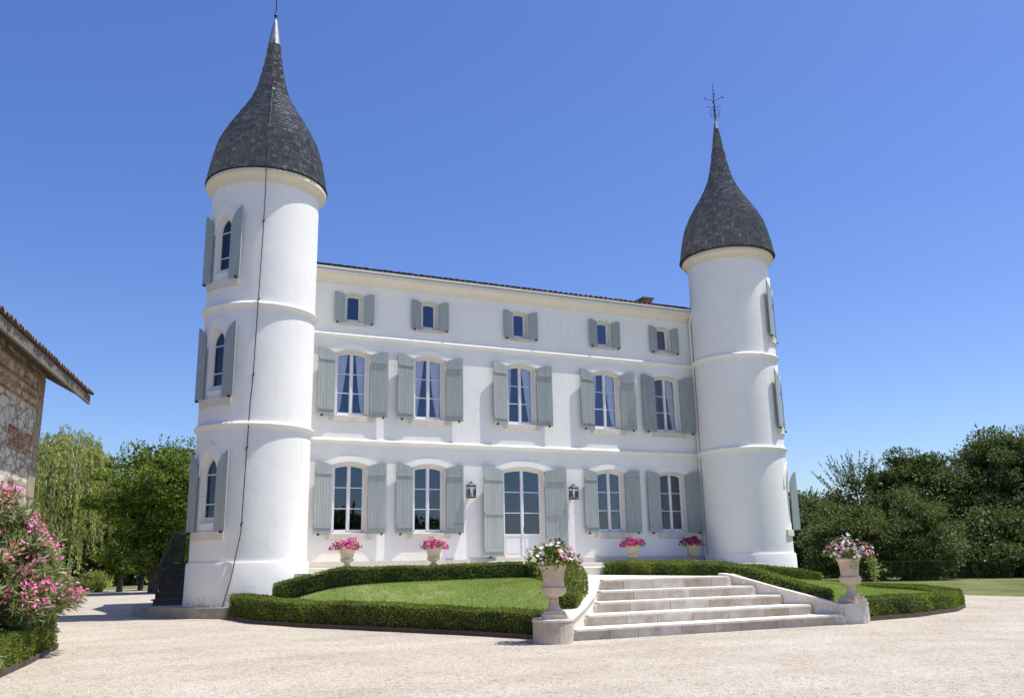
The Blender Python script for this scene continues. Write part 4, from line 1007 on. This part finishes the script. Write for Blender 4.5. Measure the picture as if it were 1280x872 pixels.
# ------------------------------------------------------------------ lawns
def inside(poly, X, Y):
    r = np.zeros(X.shape, bool); n = len(poly)
    for i in range(n):
        x1, y1 = poly[i][:2]; x2, y2 = poly[(i+1) % n][:2]
        c = ((y1 > Y) != (y2 > Y)) & (X < (x2-x1)*(Y-y1)/(y2-y1+1e-12)+x1); r ^= c
    return r
def lawn(ctrl, dens):
    """ctrl: boundary loop (x,y,z); height by inverse distance weighting"""
    Pc = resample(np.array(ctrl+[ctrl[0]], float), .3)
    def hz(X, Y):
        d2 = (X[..., None]-Pc[:, 0])**2+(Y[..., None]-Pc[:, 1])**2+.02; wt = d2**-1.4; return (wt*Pc[:, 2]).sum(-1)/wt.sum(-1)
    xs = np.arange(Pc[:, 0].min(), Pc[:, 0].max()+.2, .16); ys = np.arange(Pc[:, 1].min(), Pc[:, 1].max()+.2, .16)
    X, Y = np.meshgrid(xs, ys, indexing='ij'); Z = hz(X, Y); ins = inside(Pc, X+.08, Y+.08)
    mb = MB(); nx, ny = X.shape
    v = np.stack([X, Y, Z], -1).reshape(-1, 3); f = [(i*ny+j, (i+1)*ny+j, (i+1)*ny+j+1, i*ny+j+1) for i in range(nx-1) for j in range(ny-1) if ins[i, j]]
    me = bpy.data.meshes.new('lawn'); me.from_pydata(v.tolist(), [], f); me.materials.append(M['turf'])
    bm = bmesh.new(); bm.from_mesh(me); bmesh.ops.delete(bm, geom=[q for q in bm.verts if not q.link_faces], context='VERTS'); bm.to_mesh(me); bm.free()
    me.polygons.foreach_set('use_smooth', [True]*len(me.polygons)); tag(link('lawn', me), kind='structure')
    A = (xs[-1]-xs[0])*(ys[-1]-ys[0]); N = int(A*dens)
    x = rng.uniform(xs[0], xs[-1], N); y = rng.uniform(ys[0], ys[-1], N); k = inside(Pc, x, y); x, y = x[k], y[k]; z = np.concatenate([hz(a, b) for a, b in zip(np.array_split(x, 40), np.array_split(y, 40))])
    P = np.stack([x, y, z], 1); n = len(P); D = norm(rng.normal(size=(n, 3))*np.array([.55, .55, .1])+np.array([0, 0, 1])); S = norm(np.cross(D, rng.normal(size=(n, 3)))); L = rng.uniform(.02, .042, n)[:, None]
    return np.stack([P-S*.004, P+S*.004, P+D*L], 1).reshape(-1, 3)
gb = []
gb.append(lawn([(-9.7, -3.0, .30), (-9.55, -4.6, .22), (-8.7, -6.6, .20), (-7.35, -8.7, .20), (-6.2, -10.5, .18), (-5.35, -12.3, .18), (-5.0, -12.3, .30), (-4.55, -11.7, .52), (-4.1, -11.1, .72), (-3.9, -10.4, .82), (-2.9, -8, .86), (-2.5, -6.2, .88), (-2.6, -5.6, .88), (-3.4, -5.3, .88), (-6, -4.9, .86), (-7.6, -4.5, .82), (-8.5, -4.35, .63), (-9.25, -4.2, .46), (-9.5, -3.2, .34)], 2600))
gb.append(lawn([(.5, -4.8, .9), (.5, -8, .89), (.55, -10.3, .86), (.8, -10.8, .76), (1.15, -11.3, .6), (1.5, -11.9, .42), (1.85, -12.3, .25), (2.5, -12.25, .18), (4.4, -12.0, .18), (6.4, -11.3, .18), (7.9, -10.35, .18), (9.1, -9.2, .18), (10.2, -7.9, .18), (11.1, -6.4, .17), (12.0, -4.6, .15), (12.5, -2.6, .12), (11.6, -1.8, .16), (10.6, -1.4, .22), (10.2, -3.4, .38), (9.2, -4.2, .46), (8.0, -4.4, .56), (6.4, -4.4, .68), (4, -4.4, .84), (1.6, -4.5, .86)], 2000))
tag(merge_mesh('lawn_grass', [(np.concatenate(gb), 3, 0)], [M['grassblade']]), 'short mown grass on the two sloping lawns', 'grass', kind='stuff')

# ------------------------------------------------------------------ side stairs left of the tower
ss = tag(empty('side_staircase', (-11.05, -.05, .281), R(-17)), 'stone stairs, house shade put into their colour, with iron railing behind the left tower', 'staircase')
for i in range(7):
    z = .17*i; o = MB().box((-.92, .05+.30*i, 0), (1.0, .05+.30*(i+1)+(.0 if i < 6 else 1.8), z+.14)).box((-.97, .01+.30*i, z+.14), (1.0, .05+.30*(i+1)+(.0 if i < 6 else 1.8)-.001*0, z+.18)).build('step', M['shade_stone'], ss); bevel_mesh(o.data, .006, 1)
rl = MB(); x = -.86
rl.tube([(x, .12, .0), (x, .12, 1.02)], .025, 8); rl.tube([(x, .10, 1.0), (x, 1.95, 2.14), (x, 3.4, 2.14)], .028, 8); rl.tube([(x, .12, .30), (x, 1.95, 1.42), (x, 3.4, 1.42)], .016, 6)
for k in range(26):
    y = .2+k*.125; zt = 1.0+(min(y, 1.95)-.1)*1.14/1.85; rl.tube([(x, y, zt-.90), (x, y, zt)], .011, 5)
    if k % 2 == 0: rl.tube([(x, y+.02, zt-.5), (x, y+.07, zt-.42), (x, y+.12, zt-.5), (x, y+.07, zt-.58), (x, y+.02, zt-.5)], .009, 4)
rl.tube([(x, 3.4, 1.2), (x, 3.4, 2.16)], .025, 8)
rl.build('railing', M['iron'], ss)

# ------------------------------------------------------------------ stone barn at the left edge
def barn():
    t = tag(empty('stone_barn', (-15.09, -3.35, 0), 0), 'old rubble stone and brick barn with overhanging tiled eave at the left edge', 'barn')
    u = Vector((.1794, .9838, 0)); nn = Vector((-u.y, u.x, 0))
    rot = math.atan2(u.y, u.x); t.rotation_euler = (0, 0, rot)   # local +x along the wall towards the far corner, +y away from the yard
    # local frame: corner at x=0, wall runs to -x, interior +y
    LN, W = 22, 9
    MB().box((-LN, 0, -.4), (0, .5, 6.25)).box((-LN, W-.5, -.4), (0, W, 6.25)).box((-.5, .5, -.4), (0, W-.5, 6.45)).box((-LN, .5, -.4), (-LN+.5, W-.5, 6.45)).build('wall', M['rubble'], t)
    # gable infill
    MB().prism([(0, 6.45), (W, 6.45), (W/2, 8.7)], lambda y, z: (-.5, y, z), lambda y, z: (-.002, y, z)).build('gable', M['rubble'], t)
    # quoins on the far corner and a pilaster further left
    z = -.3; k = 0
    while z < 6.2:
        h = random.uniform(.42, .62) if k % 3 else .7; h = min(h, 6.3-z); L = .36 if k % 2 else .58
        o = MB().box((-L, -.035, z), (.03, .30, z+h-.015)).build('quoin', M['quoin'], t); bevel_mesh(o.data, .018, 2)
        o = MB().box((-.28-(4.2 if k % 2 else 4.1)-.55, -.035, z), (-4.1, .2, z+h-.015)).build('quoin', M['quoin'], t); bevel_mesh(o.data, .018, 2)
        z += h; k += 1
    def band(z0, rows, x0, x1, ragged=0, bh=.062, step=.075):
        mb = MB().box((x0, -.006, z0-.01), (x1, .1, z0+rows*step-.005)); mb.cur = 1
        for r_ in range(rows):
            x = x0+random.uniform(0, .2)
            while x < x1-.1:
                L = random.uniform(.20, .30); 
                if random.random() > ragged: mb.box((x, -.022-random.uniform(0, .02), z0+r_*step), (min(x+L-.014, x1), .1, z0+r_*step+bh*.86))
                x += L
        return mb.build('brick_band', [M['quoin'], M['brick']], t)
    for q in (5.22, 5.42, 5.62): band(q, 1, -8, -.60, .04)
    band(4.02, 7, -2.6, -.60, .30); band(3.3, 1, -2.2, -.6, .3); band(2.5, 2, -3.6, -1.4, .3); band(5.95, 2, -8, -.6, .2)
    # roof: rafters, fascia board, boards, canal tiles; eave line at y=-.8, z~5.95
    ey, ez, ry, rz_ = -.80, 5.90, W/2, 8.75; sl = (rz_-ez)/(ry-ey); xe = 1.42
    for x in np.arange(-14, xe, .62):
        o = MB().raw([(x-.045, ey+.03, ez-.16), (x+.045, ey+.03, ez-.16), (x+.045, .25, ez-.16+sl*(.25-ey)), (x-.045, .25, ez-.16+sl*(.25-ey)), (x-.045, ey+.03, ez-.03), (x+.045, ey+.03, ez-.03), (x+.045, .25, ez-.03+sl*(.25-ey)), (x-.045, .25, ez-.03+sl*(.25-ey))], [(3, 2, 1, 0), (4, 5, 6, 7), (0, 1, 5, 4), (1, 2, 6, 5), (2, 3, 7, 6), (3, 0, 4, 7)]).build('rafter', M['oldwood'], t)
    o = MB().box((-LN, ey-.03, ez-.22), (xe, ey+.028, ez+.02)).build('fascia_board', M['oldwood'], t); bevel_mesh(o.data, .006, 1)
    MB().box((-.9, .12, 6.0), (.55, .30, 6.2)).build('plate_beam', M['oldwood'], t)
    rfm = MB()
    for a, b in (((ey, ez), (ry, rz_)), ((2*ry-ey, ez), (ry, rz_))):
        rfm.raw([(-LN-.3, a[0], a[1]), (xe, a[0], a[1]), (xe, b[0], b[1]), (-LN-.3, b[0], b[1]), (-LN-.3, a[0], a[1]+.03), (xe, a[0], a[1]+.03), (xe, b[0], b[1]+.03), (-LN-.3, b[0], b[1]+.03)], [(3, 2, 1, 0), (4, 5, 6, 7), (0, 1, 5, 4), (1, 2, 6, 5), (2, 3, 7, 6), (3, 0, 4, 7)])
    r_ = rfm.build('roof', M['oldwood'], t)
    tm = MB(); pitch = .21; k = 6
    for i in range(int(16/pitch)):
        xc = xe-.07-pitch*i
        for j in range(13):
            ya = ey-.10+.42*j+random.uniform(-.025, .025); yb = ya+.50; za = ez+.075+sl*(ya-ey)+.02; zb = ez+.06+sl*(yb-ey)-.02
            jx = random.uniform(-.015, .015); v = []
            for yy, zz, rr in ((ya, za, .085), (yb, zb, .068)):
                for q in range(k+1):
                    th = PI*q/k; v.append((xc+jx+rr*math.cos(th), yy, zz+rr*.95*math.sin(th)))
                for q in range(k, -1, -1):
                    th = PI*q/k; v.append((xc+jx+(rr-.014)*math.cos(th), yy, zz+(rr-.014)*.95*math.sin(th)))
            m = 2*(k+1); tm.raw(v, [(q, (q+1) % m, m+(q+1) % m, m+q) for q in range(m)]+[tuple([q, q+1, m-2-q, m-1-q]) for q in range(k)])
            if j == 0:   # the channel tile between, seen from below at the eave
                v = []
                for yy, zz in ((ya+.02, za-.01), (yb, zb-.01)):
                    for q in range(k+1):
                        th = PI+PI*q/k; v.append((xc-pitch/2+.08*math.cos(th), yy, zz+.065*math.sin(th)+.045))
                tm.raw(v, [(q, q+1, k+1+q+1, k+1+q) for q in range(k)])
    tm.build('roof_tiles', M['terracotta'], r_, fix=False)
    return t
barn()

# ------------------------------------------------------------------ trees and shrubs
def trunk_mesh(pts, rad, limbs):
    mb = MB().tube(pts, rad, 9)
    for (a, b, r0_, r1_) in limbs:
        a, b = Vector(a), Vector(b); m = a.lerp(b, .5)+Vector((random.uniform(-.1, .1), random.uniform(-.1, .1), .12))*(b-a).length*.5
        mb.tube([a, m, b], [r0_, (r0_+r1_)/2, r1_], 6)
    return mb
def tree(name, loc, h, rx, label, mat='leaf_dark', z0=0., clumps=60, per=260, leaf=.16, clr=.26, trunk_r=.2, group=None, shape=1.0, ry=None, spiky=0, seed=1, cat='tree', core=True, top=.55):
    """crown of leaf clumps filling an uneven envelope between z0 and h"""
    g = np.random.default_rng(seed); ry = ry or rx
    t = tag(empty(name, loc), label, cat, group)
    H = h-z0; cz = z0+H*top
    d = norm(g.normal(size=(clumps, 3))); rad = g.uniform(.35, 1, clumps)**.5
    C0 = d*rad[:, None]
    zz = C0[:, 2]; ext = np.where(zz > 0, (1-np.abs(zz)**2.2*.25*shape), 1-.15*np.abs(zz))
    ctr = np.stack([C0[:, 0]*rx*ext, C0[:, 1]*ry*ext, cz+np.where(zz > 0, zz*(h-cz), zz*(cz-z0))], 1)
    ctr += g.normal(size=ctr.shape)*np.array([rx, ry, H*.5])*.06
    rr = g.uniform(.65, 1.25, clumps)*clr*(rx+ry)/2
    ci = np.repeat(np.arange(clumps), per); n = len(ci)
    q = norm(g.normal(size=(n, 3))); q[:, 2] = np.where(q[:, 2] < -.2, q[:, 2]*.5, q[:, 2]); sr = g.uniform(.3, 1.05, n)**.55
    P = ctr[ci]+q*sr[:, None]*rr[ci][:, None]*np.array([1.15, 1.15, .8])
    P[:, 2] = np.maximum(P[:, 2], .05)
    outw = norm(P-np.array([0, 0, cz])); D = norm(q*.5+outw*.35+np.array([0, 0, -.15])+g.normal(size=(n, 3))*.55)
    L = g.uniform(.6, 1.35, n)*leaf; parts = [(leaves(P, D, L, L*g.uniform(.45, .7, n), norm(outw*.5+np.array([0, 0, .8])+g.normal(size=(n, 3))*.6)), 4, 0)]
    k2 = n//5; i2 = g.integers(0, clumps, k2); P2 = ctr[i2]*np.array([.68, .68, .97])+g.normal(size=(k2, 3))*(rr[i2]*.45)[:, None]; P2[:, 2] = np.clip(P2[:, 2], .05, h-.5)
    D2 = norm(g.normal(size=(k2, 3))); parts.append((leaves(P2, D2, leaf*1.9, leaf*1.3), 4, 0))
    # sprigs breaking the outline
    m = 26+spiky; sp = []
    for _ in range(m):
        dd = norm(g.normal(size=3)); dd[2] = abs(dd[2])+(.9 if spiky else .1); dd = dd/np.linalg.norm(dd)
        base = np.array([dd[0]*rx*.8, dd[1]*ry*.8, cz+dd[2]*(h-cz)*.8]); ln = g.uniform(.5, 1.0)*(rx*.38 if not spiky else rx*.85); k = int(34*max(.6, ln)); s = g.uniform(0, 1, k)[:, None]
        bend = np.array([dd[0], dd[1], dd[2]+.15])
        p = base+bend*s*ln+g.normal(size=(k, 3))*.06*(1.1-s)
        l_ = g.uniform(.6, 1.2, k)*leaf*.9; sp.append(leaves(p, norm(bend+g.normal(size=(k, 3))*.7), l_, l_*.5))
    parts.append((np.concatenate(sp), 4, 0))
    merge_mesh('crown', parts, [M[mat]], t)
    # trunk with limbs reaching the clumps
    lim = []
    for i in g.choice(clumps, min(12, clumps), replace=False):
        a = (0, 0, z0+.15*H+g.uniform(0, .35)*H); lim.append((a, tuple(ctr[i]), trunk_r*.45, trunk_r*.08))
    trunk_mesh([(0, 0, -.1), (.05, .02, .35*h), (0, .04, .62*h), (.02, 0, .86*h)], [trunk_r*1.25, trunk_r*.85, trunk_r*.5, trunk_r*.15], lim).build('trunk', M['bark'], t, smooth=True)
    return t
rg = 'trees beyond the right lawn'
tree('broadleaf_tree', (36.2, 14.5, 0), 8.0, 3.6, 'tall dense dark tree between the feathery topped tree and the one at the right edge', z0=.2, clumps=90, per=420, leaf=.175, clr=.27, group=rg, seed=3)
tree('broadleaf_tree', (40.5, 11.0, 0), 8.9, 4.4, 'tallest dark tree standing near the right edge', z0=.2, clumps=110, per=430, leaf=.18, clr=.25, group=rg, seed=4)
tree('broadleaf_tree', (45.0, 8.5, 0), 9.3, 4.6, 'dark tree cut by the right edge of the picture', z0=.2, clumps=110, per=400, leaf=.18, clr=.25, group=rg, seed=5)
tree('broadleaf_tree', (49.5, 4.0, 0), 8.6, 4.2, 'dark tree outside the right edge', z0=.2, clumps=70, per=200, leaf=.28, clr=.27, group=rg, seed=6)
tree('broadleaf_tree', (42, 21, 0), 7.4, 4.0, 'dark tree seen through the gap behind the tallest tree', z0=.1, clumps=70, per=300, leaf=.2, clr=.28, group=rg, seed=15, top=.45)
tree('broadleaf_tree', (49, 15, 0), 7.5, 4.0, 'dark tree seen low behind the tree cut by the right edge', z0=.1, clumps=70, per=300, leaf=.2, clr=.28, group=rg, seed=16, top=.45)
tree('feathery_tree', (33.2, 16.8, 0), 6.7, 2.5, 'thin feathery topped tree rising above the shrubs right of the tower', 'leaf_dark', z0=.6, clumps=44, per=260, leaf=.15, clr=.28, group=rg, spiky=46, seed=7)
tree('broadleaf_tree', (27.6, 17.0, 0), 5.1, 3.4, 'low rounded dark tree directly beside the right tower', z0=.2, clumps=70, per=400, leaf=.15, clr=.28, group=rg, seed=8)
tree('large_shrub', (24.2, 9.0, 0), 4.3, 2.4, 'broad mid green shrub behind the right urn near the tower', 'leaf_shrub', z0=.05, clumps=80, per=360, leaf=.12, clr=.27, group=rg, seed=9, cat='shrub', top=.42, trunk_r=.1)
tree('large_shrub', (27.2, 7.2, 0), 4.5, 2.3, 'tall layered green shrub to the right of the right urn', 'leaf_shrub', z0=.05, clumps=80, per=360, leaf=.12, clr=.26, group=rg, seed=10, cat='shrub', top=.45, trunk_r=.1)
tree('large_shrub', (33.5, 7.5, 0), 3.6, 3.4, 'dark low shrub in the shade under the tallest tree', 'leaf_dark', z0=.02, clumps=70, per=230, leaf=.18, clr=.27, group=rg, seed=12, cat='shrub', top=.42, trunk_r=.1)
tree('large_shrub', (39.5, 4.5, 0), 4.2, 3.4, 'dark shrub below the tree cut by the right edge', 'leaf_dark', z0=.02, clumps=70, per=230, leaf=.18, clr=.27, group=rg, seed=13, cat='shrub', top=.42, trunk_r=.1)
tree('shade_tree', (20.2, -11.2, -.1), 8.5, 2.4, 'tree outside the right edge casting shade on the gravel', 'leaf_mid', z0=2.6, clumps=46, per=140, leaf=.2, clr=.3, seed=14)
# left: broad tree, orchard trees, clipped ball
tree('broadleaf_tree', (-10.4, 28, 0), 8.7, 3.6, 'bright green broad tree between the willow and the left tower', 'leaf_mid', z0=1.3, clumps=80, per=420, leaf=.15, clr=.21, group='trees left of the house', seed=20, trunk_r=.22)
og = 'small orchard trees under the broad tree'
for k, (x, y, h, r_, lb) in enumerate([(-12.0, 34, 3.6, 1.2, 'dark small orchard tree nearest the clipped ball shrub'), (-10.6, 38, 3.4, 1.1, 'small orchard tree second from the clipped ball shrub'), (-9.4, 36, 3.2, 1.2, 'leafy low orchard tree third from the clipped ball shrub'), (-7.8, 36, 3.4, 1.3, 'small orchard tree closest to the iron stair railing')]):
    tree('orchard_tree', (x, y, 0), h, r_, lb, 'leaf_mid', z0=1.0-.25*(k == 2)*2, clumps=26, per=130, leaf=.16, clr=.36, group=og, seed=30+k, trunk_r=.16)
tree('round_shrub', (-13.6, 36.5, 0), 1.25, 1.0, 'clipped round yellow green shrub on the grass beyond the drive', 'leaf_willow', z0=.02, clumps=60, per=120, leaf=.09, clr=.34, seed=40, cat='shrub', top=.4, trunk_r=.05, shape=.3)
def willow(loc, h, rx, label, seed=50):
    g = np.random.default_rng(seed); t = tag(empty('willow_tree', loc), label, 'tree', 'trees left of the house'); Ps = []; Ds = []
    lim = []; nS = 620
    for k in range(nS):
        a = g.uniform(0, 2*PI); q = g.uniform(0, 1)**.55; r_ = rx*q; ztop = h*(1-.42*q**2.2)+g.normal()*.35
        ln = g.uniform(1.4, 4.6)*(.6+.6*q); ln = min(ln, ztop-.5)
        m = int(26*ln); s = np.sort(g.uniform(0, 1, m)); sway = .35*np.sin(s*2.2+g.uniform(0, 6))
        x = r_*math.cos(a)+(s*.55*math.cos(a)+sway*.3)+g.normal(size=m)*.05; y = r_*math.sin(a)+(s*.55*math.sin(a))+g.normal(size=m)*.05
        z = ztop+.35*np.sin(np.minimum(s*5, PI))*.6-s*ln
        Ps.append(np.stack([x, y, z], 1)); Ds.append(norm(np.array([math.cos(a)*.25, math.sin(a)*.25, -1])+g.normal(size=(m, 3))*.35))
        if k % 22 == 0: lim.append(((0, 0, h*.35+g.uniform(0, .2)*h), (r_*math.cos(a)*.9, r_*math.sin(a)*.9, ztop-.2), .10, .02))
    P = np.concatenate(Ps); D = np.concatenate(Ds); L = g.uniform(.7, 1.3, len(P))*.26
    merge_mesh('crown', [(leaves(P, D, L, L*.2), 4, 0)], [M['leaf_willow']], t)
    trunk_mesh([(0, 0, -.1), (.1, 0, .2*h), (-.05, .1, .45*h), (0, 0, .75*h)], [.36, .28, .2, .06], lim).build('trunk', M['bark'], t, smooth=True); return t
willow((-15.7, 38, 0), 10.3, 3.9, 'pale drooping willow behind the barn corner')
for k, (x, y, h, r_, lb) in enumerate([(12, -72, 7.6, 4.5, 'tree across the gravel mirrored in the leftmost ground floor window'), (22, -74, 6.6, 4.0, 'tree across the gravel mirrored in the second ground floor window'), (58, -66, 15, 8, 'large tree across the gravel mirrored in the window beside the right tower')]):
    tree('garden_tree', (x, y, -.4), h, r_, lb, 'leaf_dark', z0=.2, clumps=60, per=120, leaf=.4, clr=.3, group='trees across the gravel', seed=80+k, trunk_r=.25)
# far tree line across the field
fg = 'far trees along the field edge'
for k, (x, y, h, r_) in enumerate([(-26, 60, 9, 6), (-16, 74, 9, 7), (-3, 76, 10, 8), (10, 70, 10, 8), (-21, 68, 8, 5), (-11, 62, 7, 5), (-7.5, 66, 7.5, 5)]):
    tree('distant_tree', (x, y, 0), h, r_, 'far broadleaf tree hidden low behind the willow and house', 'leaf_dark', z0=.3, clumps=50, per=90, leaf=.5, clr=.3, group=fg, seed=60+k, trunk_r=.25)
# wire fence beyond the right lawn
wf = tag(empty('wire_fence', (20, 4, 0)), 'thin green wire mesh fence in front of the dark shrubs', 'fence')
A, B = Vector((0, 1.5, 0)), Vector((8.5, -1.2, 0)); fm = MB()
for k in range(6):
    q = A.lerp(B, k/5); MB().tube([q, q+Vector((0, 0, 1.05))], .016, 6).build('post', M['bark'], wf)
for z in (.06, .5, 1.0): fm.tube([A+Vector((0, 0, z)), B+Vector((0, 0, z))], .003, 4)
for k in range(90):
    q = A.lerp(B, k/89); fm.tube([q+Vector((0, 0, .05)), A.lerp(B, min((k+6)/89, 1))+Vector((0, 0, 1.0))], .0035, 3); fm.tube([q+Vector((0, 0, 1.0)), A.lerp(B, min((k+6)/89, 1))+Vector((0, 0, .05))], .0035, 3)
fm.build('wire_mesh', M['leaf_dark'], wf)

# ------------------------------------------------------------------ oleander
def oleander(loc, stems, label):
    t = tag(empty('oleander_bush', loc), label, 'bush', 'pink oleanders at the left edge'); g = np.random.default_rng(int(abs(loc[1]*100)))
    sm = MB(); LV = []; BL = []
    for (dx, dy, hx, hy, hz) in stems:
        a = Vector((dx, dy, 0)); b = Vector((hx, hy, hz)); mid = a.lerp(b, .5)+Vector((0, 0, hz*.12))
        sm.tube([a, mid, b], [.022, .016, .007], 5)
        n = int(70+45*hz); s = g.uniform(.22, 1, n)**.8
        A, Mi, Bb = (np.array(q) for q in (a, mid, b)); s1 = s[:, None]
        P = (1-s1)**2*A+2*s1*(1-s1)*Mi+s1**2*Bb; ax = norm(2*(1-s1)*(Mi-A)+2*s1*(Bb-Mi))
        sd = norm(np.cross(ax, g.normal(size=(n, 3)))); D = norm(ax*g.uniform(.25, 1.0, (n, 1))+sd*.85+np.array([0, 0, .1])); L = g.uniform(.15, .28, n)
        LV.append(leaves(P, D, L, L*.155, norm(np.array([0, 0, 1])+g.normal(size=(n, 3))*.5)))
        # small side twigs
        for _ in range(5):
            u = g.uniform(.45, .95); p0 = (1-u)**2*A+2*u*(1-u)*Mi+u**2*Bb; dd = norm(g.normal(size=3)+np.array([.2, -.1, .7])); ln = g.uniform(.25, .5); k = 22
            ss_ = g.uniform(0, 1, (k, 1)); P = p0+dd*ss_*ln; sd = norm(np.cross(np.broadcast_to(dd, (k, 3)), g.normal(size=(k, 3)))); D = norm(dd*g.uniform(.3, 1, (k, 1))+sd*.8); L = g.uniform(.14, .25, k)
            LV.append(leaves(P, D, L, L*.155, norm(np.array([0, 0, 1])+g.normal(size=(k, 3))*.5))); sm.tube([tuple(p0), tuple(p0+dd*ln)], .006, 4)
            if g.uniform() < .13:
                c = p0+dd*ln; m = int(g.integers(6, 15)); BL.append((c+g.normal(size=(m, 3))*.055, norm(dd+g.normal(size=(m, 3))*.7)))
        if g.uniform() < .62:
            m = int(g.integers(18, 38)); BL.append((Bb+g.normal(size=(m, 3))*np.array([.085, .085, .07])+np.array([0, 0, .03]), norm(np.array([.2, -.3, .8])+g.normal(size=(m, 3))*.6)))
    sm.build('stems', M['bark'], t); merge_mesh('leaves', [(np.concatenate(LV), 4, 0)], [M['leaf_oleander']], t)
    P = np.concatenate([q[0] for q in BL]); N = np.concatenate([q[1] for q in BL]); merge_mesh('blossoms', [(blooms(P, N, g.uniform(.045, .07, len(P))), 4, 0)], [M['pink']], t)
    return t
def stem_set(n, g, cx, rx, ry, hmin, hmax, lean):
    out = []
    for _ in range(n):
        a = g.uniform(0, 2*PI); q = g.uniform(0, 1)**.5; hx, hy = math.cos(a)*q, math.sin(a)*q
        out.append((g.uniform(-.3, .3), g.uniform(-.8, .8), hx*rx+lean[0]*q, hy*ry+lean[1]*q, hmax-(hmax-hmin)*q**1.6+g.uniform(-.2, .2)))
    return out
g_ = np.random.default_rng(77)
oleander((-15.35, -10.4, -.1), stem_set(130, g_, 0, 1.30, 1.9, .85, 2.75, (.35, 0)), 'large pink flowering oleander rising behind the clipped hedge')
oleander((-15.75, -13.2, -.15), stem_set(70, g_, 0, .95, 1.3, .35, 2.2, (.1, 0)), 'nearest oleander drooping pink blossom over the hedge at the picture edge')
